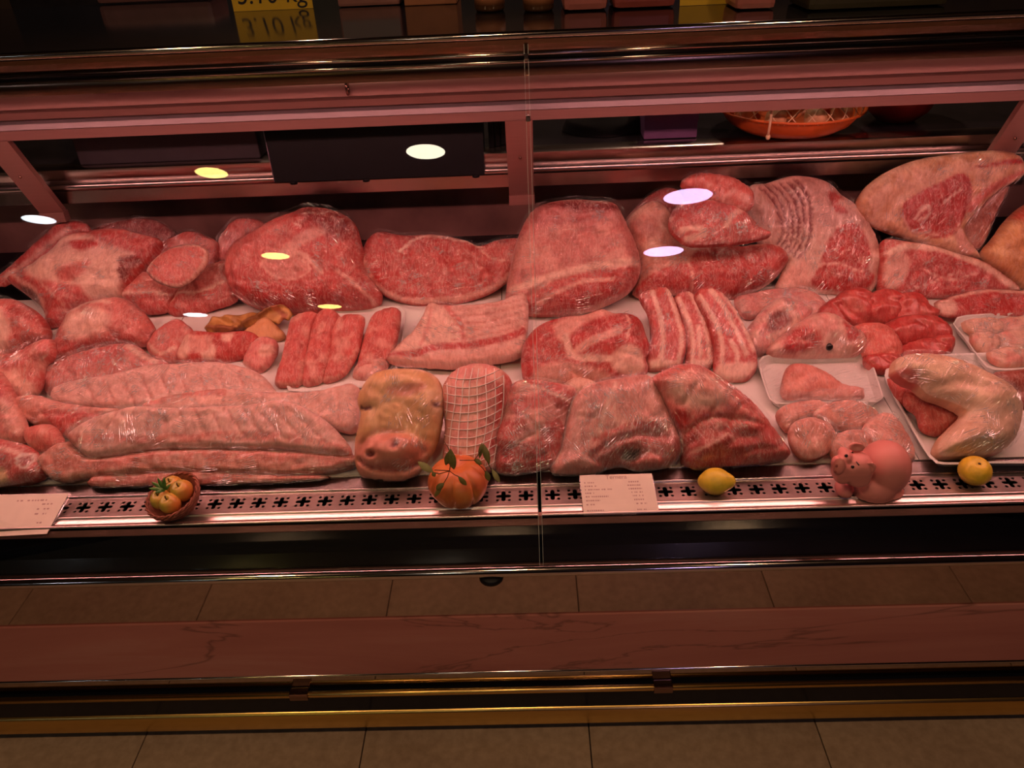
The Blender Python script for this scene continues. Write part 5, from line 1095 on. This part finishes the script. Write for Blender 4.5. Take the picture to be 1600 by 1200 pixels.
# ears
def ear(cx, cy, Y, rx, rz, rot, tilt):
    M = Matrix.Rotation(radians(rot), 3, 'Y') @ Matrix.Rotation(radians(tilt), 3, 'X')
    v, f = ell_vf((0, 0, 0), (pxr(rx), .0055, pxr(rz)), 22, 14)
    V = []
    for p in v:
        q = Vector(p)
        d = math.exp(-((q.x/pxr(rx*.6))**2 + (q.z/pxr(rz*.6))**2))
        if q.y < 0: q.y += .0075*d
        V.append(Q(cx, cy, Y) + M @ q)
    mk('ear', V, f, pigm, pig, None, True)
ear(500, 245, PY-.022, 105, 62, 8, -20)
ear(660, 525, PY-.050, 95, 80, -40, -15)
for (x, y) in ((362, 362), (447, 512)):
    d = Vector(ray(1280 + x/8.57, 670 + y/8.57)).normalized()
    bv = BVHTree.FromPolygons([tuple(p) for p in pv], pig_f); loc, nr, i_, t_ = bv.ray_cast(Vector(CN), d)
    if loc:
        v2_, f2_ = ell_vf(loc, (.0032, .0028, .0034), 14, 8); mk('eye', v2_, f2_, simple('black_eye_paint', (.01, .01, .012), .2, 0, .1, 40, 0), pig, None, True)
for (x0, y0, x1, y1) in ((495, 440, 535, 490), (440, 310, 450, 325)):
    pts = []
    for t in (0, .5, 1):
        d = Vector(ray(1280 + (x0+(x1-x0)*t)/8.57, 670 + (y0+(y1-y0)*t)/8.57)).normalized(); loc, nr, i_, t_ = bv.ray_cast(Vector(CN), d)
        if loc: pts.append(loc - d*.0004)
    if len(pts) == 3: tube('eyebrow', pts, .0011, MATS['black_eye_paint'], pig, None, 6)

# ------------------------------------------------------------------ price cards on acrylic stands
def card(label, corners, Yt, Yb, title, tsize, rows, foot, title_x=.5):
    tl, tr, br, bl = [onY(x, y, Y) for (x, y), Y in zip(corners, (Yt, Yt, Yb, Yb))]
    ce = (tl+tr+br+bl)/4; u = (tr-tl).normalized(); n = u.cross((tl-bl)).normalized()
    if n.z < 0: n = -n
    root = thing('price_card', label, 'price card', tuple((bl+br)/2), 'price cards')
    def Pt(a, b, o=0.0): return (bl.lerp(br, a)).lerp(tl.lerp(tr, a), b) + n*o
    def sheet(nm, a0, a1, b0, b1, o, th, mt):
        V = [Pt(a0, b0, o), Pt(a1, b0, o), Pt(a1, b1, o), Pt(a0, b1, o)]; V += [p - n*th for p in V]
        return mk(nm, V, [(0, 1, 2, 3), (7, 6, 5, 4), (0, 4, 5, 1), (1, 5, 6, 2), (2, 6, 7, 3), (3, 7, 4, 0)], mt, root)
    sheet('paper', 0, 1, 0, 1, 0, .0006, paper_mat)
    sheet('acrylic_sheet', -.012, 1.012, -.03, 1.02, -.0012, .002, acrylic)
    # folded clear foot
    ft_ = foot; a = Pt(-.012, -.03, -.0012); b = Pt(ft_, -.03, -.0012)
    V = [a, b, b + Vector((0, .045, -.002)), a + Vector((0, .045, -.002))]; V += [p + Vector((0, 0, .002)) for p in V]
    mk('stand_foot', V, [(3, 2, 1, 0), (4, 5, 6, 7), (0, 1, 5, 4), (1, 2, 6, 5), (2, 3, 7, 6), (3, 0, 4, 7)], acrylic, root)
    W = (tr-tl).length; Hh = (tl-bl).length
    strokes = []
    rr = random.Random(len(label))
    for (b, a0, a1) in rows:
        a = a0
        while a < a1:
            w = rr.uniform(.010, .026); q = [Pt(a, b-.018, .0003), Pt(min(a+w, a1), b-.018, .0003), Pt(min(a+w, a1), b+.018, .0003), Pt(a, b+.018, .0003)]
            strokes.append((q, [(0, 1, 2, 3)])); a += w + (rr.uniform(.006, .012) if rr.random() < .8 else .03)
    if strokes:
        v, f = merge(strokes); mk('faint_print', v, f, print_mat, root, None, kind='stuff')
    if title:
        cu = bpy.data.curves.new('title', 'FONT'); cu.body = title; cu.size = tsize; cu.align_x = 'CENTER'; cu.extrude = .0001
        to = bpy.data.objects.new('title_tmp', cu); COL.objects.link(to)
        bpy.context.view_layer.update()
        me = bpy.data.meshes.new_from_object(to.evaluated_get(bpy.context.evaluated_depsgraph_get()))
        bpy.data.objects.remove(to)
        vv = (Pt(.5, 1) - Pt(.5, 0)).normalized(); o0 = Pt(title_x, .885, .0005)
        V = [o0 + u*q.co.x + vv*q.co.y + n*q.co.z for q in me.vertices]; Fs = [tuple(p.vertices) for p in me.polygons]
        mk('title_lettering', V, Fs, print_mat, root)
    return root
rws = [(.80, .05, .19), (.80, .66, .80), (.71, .05, .22), (.71, .64, .82), (.62, .05, .42), (.62, .65, .83), (.53, .05, .17), (.53, .68, .83), (.44, .05, .36), (.44, .69, .84), (.34, .05, .24), (.34, .70, .84), (.24, .05, .16), (.24, .72, .86), (.09, .05, .29), (.09, .72, .84)]
card('small price card with faded lines on the vent strip right of the glass joint', [(906, 743), (1018, 740), (1030, 801), (912, 804)], 1.178, 1.100, 'Ternera', .0125, rws, .72)
rws2 = [(.84, .68, .88), (.84, .06, .40), (.74, .10, .55), (.74, .86, .93), (.62, .10, .60), (.62, .84, .93), (.5, .10, .5), (.5, .84, .92), (.28, .10, .5), (.28, .84, .92)]
card('large price card with faded lines at the left end of the vent strip', [(-130, 776), (107, 771), (73, 834), (-140, 845)], 1.178, 1.090, None, .012, rws2, 1.0)

# ================================================================== items on the rear work shelf
ZS = z_sh
def shelf_pt(x, y): return onZ(x, y, ZS)
# black scale display hanging over the shelf edge
bxl, bxr = onY(432, 284, 2.025), onY(757, 272, 2.025)
zb0 = zc(279, 2.025, 590); zt0 = zc(196, 2.06, 590)
scale_t = thing('scale_display', 'wide black scale display box standing on the shelf edge', 'scale', ((bxl.x+bxr.x)/2, 2.04, ZS))
xa, xb = bxl.x-.005, bxr.x
V = [(xa, 2.025, zb0), (xb, 2.025, zb0), (xb, 2.110, zb0+.02), (xa, 2.110, zb0+.02), (xa-.012, 2.055, zt0+.03), (xb+.002, 2.055, zt0+.03), (xb+.002, 2.125, zt0+.03), (xa-.012, 2.125, zt0+.03)]
mk('display_body', V, [(0, 3, 2, 1), (4, 5, 6, 7), (0, 1, 5, 4), (1, 2, 6, 5), (2, 3, 7, 6), (3, 0, 4, 7)], black_mat, scale_t)
tr_m = simple('violet_grey_trim', (.24, .18, .24), .35, .3)
tube('edge_trim', [(xa-.0095, 2.0485, zc(201, 2.05, 430)), (xb+.001, 2.0485, zc(190, 2.05, 757))], .0012, tr_m, scale_t, None, 6)
tube('edge_trim', [(xa-.0095, 2.0485, zc(201, 2.05, 430)), (xa, 2.024, zb0+.002)], .0010, tr_m, scale_t, None, 6)
for px in (458, 572, 744):
    x = onY(px, 280, 2.03).x; v, f = lathe_vf([(.0005, 0), (.010, 0), (.010, -.008), (.0005, -.009)], 14, (x, 2.030, zb0+.001)); mk('rubber_foot', v, f, black_mat, scale_t, None, True)
# folded dark papers next to the display
pq = onY(775, 230, 2.10)
pb = thing('dark_folder', 'dark crumpled folder standing between black display and middle post', 'folder', (pq.x, 2.13, ZS))
for k, dx in enumerate((-.012, .004, .02)):
    box('sheet', pq.x+dx-.006, pq.x+dx+.008, 2.09+.01*k, 2.20, ZS, ZS+.14-.01*k, black_mat, pb, None, .002)
# dark cloth
cp0 = shelf_pt(890, 222); cp1 = shelf_pt(1005, 205); cc = (cp0+cp1)/2
V, Fs = [], []; n1, n2 = 26, 12
for i in range(n2+1):
    for j in range(n1):
        a = 2*pi*j/n1; t = i/n2; rr_ = 1 - t**2.2
        x = cc.x + (cp1.x-cp0.x)*.56*cos(a)*rr_; y = cc.y + .08 + .08*sin(a)*rr_
        z = ZS + .078*t**.8*(1 + .35*noise.noise(Vector((x*18, y*18, t*2))))
        V.append((x + .018*noise.noise(Vector((a*1.2, t*3, 1))), y + .012*noise.noise(Vector((a*1.2, t*3, 5))), max(ZS, z)))
for i in range(n2):
    for j in range(n1): Fs.append((i*n1+j, i*n1+(j+1) % n1, (i+1)*n1+(j+1) % n1, (i+1)*n1+j))
tag(mk('dark_cloth', V, Fs, simple('black_cloth', (.006, .006, .008), .9, 0, .3, 200, .3), None, (cc.x, cc.y+.08, ZS), True), 'crumpled black cloth on the rear shelf left of the purple box', 'cloth')
# purple box
q0, q1 = shelf_pt(1006, 218), shelf_pt(1092, 220)
pur = simple('purple_carton', (.20, .085, .22), .55, 0, .06, 30, .02)
pbx = thing('purple_box', 'purple cardboard box on the rear shelf', 'box', ((q0.x+q1.x)/2, q0.y+.06, ZS))
box('carton_body', q0.x, q1.x, q0.y, q0.y+.11, ZS+.0005, ZS+.15, pur, pbx, None, .001)
box('carton_flap', q0.x-.001, q1.x+.001, q0.y-.0025, q0.y-.0005, ZS+.045, ZS+.148, pur, pbx)
# orange bowl with a netted bag of garlic, red bowl
orange_m = simple('orange_plastic', (.72, .15, .03), .35, 0, .06, 20, .0)
red_pm = simple('red_plastic', (.62, .045, .03), .38, 0, .06, 20, .0)
def bowl(name, label, x, y, rx_px, h, mt, base_frac=.45):
    b = shelf_pt(x, y); e = onY(x + rx_px, y-40, b.y); c0 = onY(x, y-40, b.y); R_ = (e-c0).length
    c = Vector((b.x, b.y + R_*base_frac*.8, ZS))
    pr = [(.0005, .001), (R_*base_frac, .001), (R_*(base_frac+.25), h*.18), (R_*.86, h*.45), (R_*.97, h*.85), (R_*1.0, h), (R_*1.04, h+.003), (R_*1.035, h-.004), (R_*.985, h-.004), (R_*.945, h*.85), (R_*.83, h*.47), (R_*(base_frac+.22), h*.22), (R_*(base_frac-.03), .006), (.0005, .006)]
    v, f = lathe_vf(pr, 48, c); return tag(mk(name, v, f, mt, None, tuple(c), True), label, 'bowl'), c, R_
ob_, oc, oR = bowl('plastic_bowl', 'orange plastic bowl holding a netted bag of garlic', 1240, 214, 112, .066, orange_m)
rb_, rc, rR = bowl('plastic_bowl', 'red plastic bowl on the rear shelf right of the orange one', 1408, 192, 66, .15, red_pm)
garl = simple('garlic_skin', (.72, .42, .22), .5, 0, .2, 50, .2)
GP = []
for i, (a, r, z) in enumerate([(k*2*pi/9, .74, .062) for k in range(9)] + [(k*2*pi/6+.4, .45, .090) for k in range(6)] + [(0, .0, .115), (1.1, .2, .075)]):
    c = oc + Vector((cos(a)*oR*r, sin(a)*oR*r, z)); GP.append(c)
    prof = [(.0005, -.026), (.012, -.026), (.028, -.012), (.030, .002), (.022, .016), (.008, .026), (.004, .036), (.0005, .038)]
    v, f = lathe_vf([tuple(q) for q in spline(prof, .006, False)], 24, c, Matrix.Rotation(a*2.1, 3, 'Y') @ Matrix.Rotation(.5, 3, 'X'), lambda a_, z_: 1 - .07*abs(cos(a_*4)))
    o = tag(mk('garlic_bulb', v, f, garl, None, tuple(c), True), 'pale garlic bulb under the string net in the orange bowl', 'garlic', 'garlic bulbs in the net')
net = thing('garlic_net', 'cream string net with a dangling cord over the orange bowl', 'net', (oc.x, oc.y, ZS+.06))
def dome(a, t):
    r = oR*.99*sin(t); return oc + Vector((cos(a)*r, sin(a)*r, .056 + .105*cos(t)))
cream = simple('cream_string', (.80, .58, .36), .7)
for k in range(24):
    for sg in (1, -1):
        tube('net_string', [dome(2*pi*k/24 + sg*.55*(t-.9), t) for t in [.35+.12*i for i in range(11)]], .0014, cream, net, None, 4)
dg = onY(1205, 150, oc.y-oR*.98)
tube('dangling_cord', [onY(1206, 140, oc.y-oR*1.0), onY(1207, 165, oc.y-oR*1.05), onY(1203, 195, oc.y-oR*1.02), onY(1200, 212, oc.y-oR*.98)], .0032, cream, net, None, 8)
v, f = ell_vf(onY(1200, 214, oc.y-oR*.98), (.006, .005, .007), 12, 8); mk('cord_knot', v, f, cream, net, None, True)
# pale board leaning at the right rear
wb_ = onZ(1500, 190, ZS)
tag(mk('grey_board', *box_vf(wb_.x-.05, wb_.x+.9, 2.86, 2.88, ZS, ZS+.35, .002), simple('grey_laminate', (.16, .13, .12), .6), None, (wb_.x, 2.87, ZS)), 'grey laminate board standing at the back right of the shelf', 'board')
# left: dark blue-grey bin panel behind the left opening
lb0, lb1 = shelf_pt(120, 262), shelf_pt(405, 250)
tag(mk('dark_crate', *box_vf(lb0.x, lb1.x, lb0.y+.02, lb0.y+.30, ZS+.0005, ZS+.16, .004), simple('slate_plastic', (.035, .028, .036), .6), None, ((lb0.x+lb1.x)/2, lb0.y+.1, ZS)), 'slate coloured crate on the rear shelf left of the black display', 'crate')

# ================================================================== things on the top shelf, only their feet in view
ZTOP = top_z
def top_pt(x, y): return onZ(x, y, ZTOP)
def tag_card(x0, x1, y, label, text, size, hgt):
    a, b = top_pt(x0, y + .048*(430-x0)*0), top_pt(x1, y)
    Y = (a.y+b.y)/2; xa, xb = onY(x0, y, Y).x, onY(x1, y, Y).x
    r = thing('price_tag', label, 'price tag', ((xa+xb)/2, Y, ZTOP))
    yel = MATS.get('yellow_card') or simple('yellow_card', (.80, .50, .03), .55, 0, .05, 40, .01)
    box('card', xa, xb, Y, Y+.0015, ZTOP+.0005, ZTOP+hgt, yel, r)
    if text:
        cu = bpy.data.curves.new('t', 'FONT'); cu.body = text; cu.size = size; cu.align_x = 'CENTER'; cu.shear = .15; cu.extrude = .0001
        to = bpy.data.objects.new('t', cu); COL.objects.link(to); bpy.context.view_layer.update()
        me = bpy.data.meshes.new_from_object(to.evaluated_get(bpy.context.evaluated_depsgraph_get())); bpy.data.objects.remove(to)
        mk('handwritten_price', [((xa+xb)/2 + q.co.x, Y-.0003-q.co.z, ZTOP+.0135 + q.co.y) for q in me.vertices], [tuple(p.vertices) for p in me.polygons], ink_mat, r)
tag_card(365, 490, 16, 'yellow handwritten price tag on the top shelf at left', '3.10 kg', .050, .07)
tag_card(1062, 1146, 8, 'yellow price tag on the top shelf at right', None, .05, .06)
def top_box(name, label, cat, x0, x1, y, depth, h, mt, b=.003, lid=None):
    p = top_pt((x0+x1)/2, y); xa, xb = onY(x0, y, p.y).x, onY(x1, y, p.y).x
    r = thing(name, label, cat, ((xa+xb)/2, p.y, ZTOP))
    box('body', xa, xb, p.y, p.y+depth, ZTOP+.0005, ZTOP+h, mt, r, None, b)
    if lid: box('label_strip', xa+.004, xb-.004, p.y-.0012, p.y-.0002, ZTOP+h*.25, ZTOP+h*.7, lid, r)
    return r
top_box('plastic_tub', 'clear rosy plastic tub on the top shelf right of the yellow tag', 'tub', 528, 626, 10, .12, .10, simple('rosy_plastic', (.35, .16, .14), .25), .006, steel_rough)
top_box('cardboard_box', 'brown cardboard box on the top shelf left of the dark jars', 'box', 632, 714, 8, .12, .12, simple('brown_card', (.42, .16, .07), .6), .002)
top_box('meat_pack', 'pink vacuum pack on the top shelf right of the dark jars', 'package', 880, 950, 18, .10, .06, simple('pink_pack', (.50, .16, .14), .3), .012)
top_box('meat_pack', 'dull red vacuum pack on the top shelf left of the right yellow tag', 'package', 958, 1056, 14, .10, .06, simple('red_pack', (.36, .08, .07), .3), .012)
top_box('meat_pack', 'pale pink pack beside the right yellow tag on the top shelf', 'package', 1150, 1212, 16, .10, .07, MATS['pink_pack'], .010)
top_box('dark_pack', 'dark olive pack at the right end of the top shelf', 'package', 1262, 1480, 14, .12, .05, simple('olive_pack', (.05, .04, .02), .4), .010)
top_box('rosy_pack', 'long rosy wrapped pack on the top shelf at the far left', 'package', 150, 330, 4, .12, .05, simple('mauve_pack', (.22, .10, .10), .35), .012)
for i, x in enumerate((765, 842)):
    p = top_pt(x, 20); R_ = .028
    prof = [(.0005, .0005), (R_*.9, .0005), (R_, .006), (R_, .055), (R_*.92, .062), (R_*.92, .075), (.0005, .076)]
    v, f = lathe_vf(prof, 28, (p.x, p.y+R_, ZTOP)); j = tag(mk('jar', v, f, simple('dark_jar_%d' % i, (.10, .045, .02), .15), None, (p.x, p.y+R_, ZTOP), True), 'dark glass jar on the top shelf, %s of the two' % ('left' if i == 0 else 'right'), 'jar', 'dark jars')
    v, f = lathe_vf([(R_*.96, .060), (R_*1.02, .061), (R_*1.02, .078), (R_*.9, .080), (.0005, .080)], 28, (p.x, p.y+R_, ZTOP)); mk('lid', v, f, simple('jar_lid_%d' % i, (.02, .02, .03), .4), j, None, True)
    v, f = lathe_vf([(R_*1.004, .012), (R_*1.008, .012), (R_*1.008, .034), (R_*1.004, .034)], 28, (p.x, p.y+R_, ZTOP)); mk('paper_label', v, f, MATS['brown_card'], j, None, True)
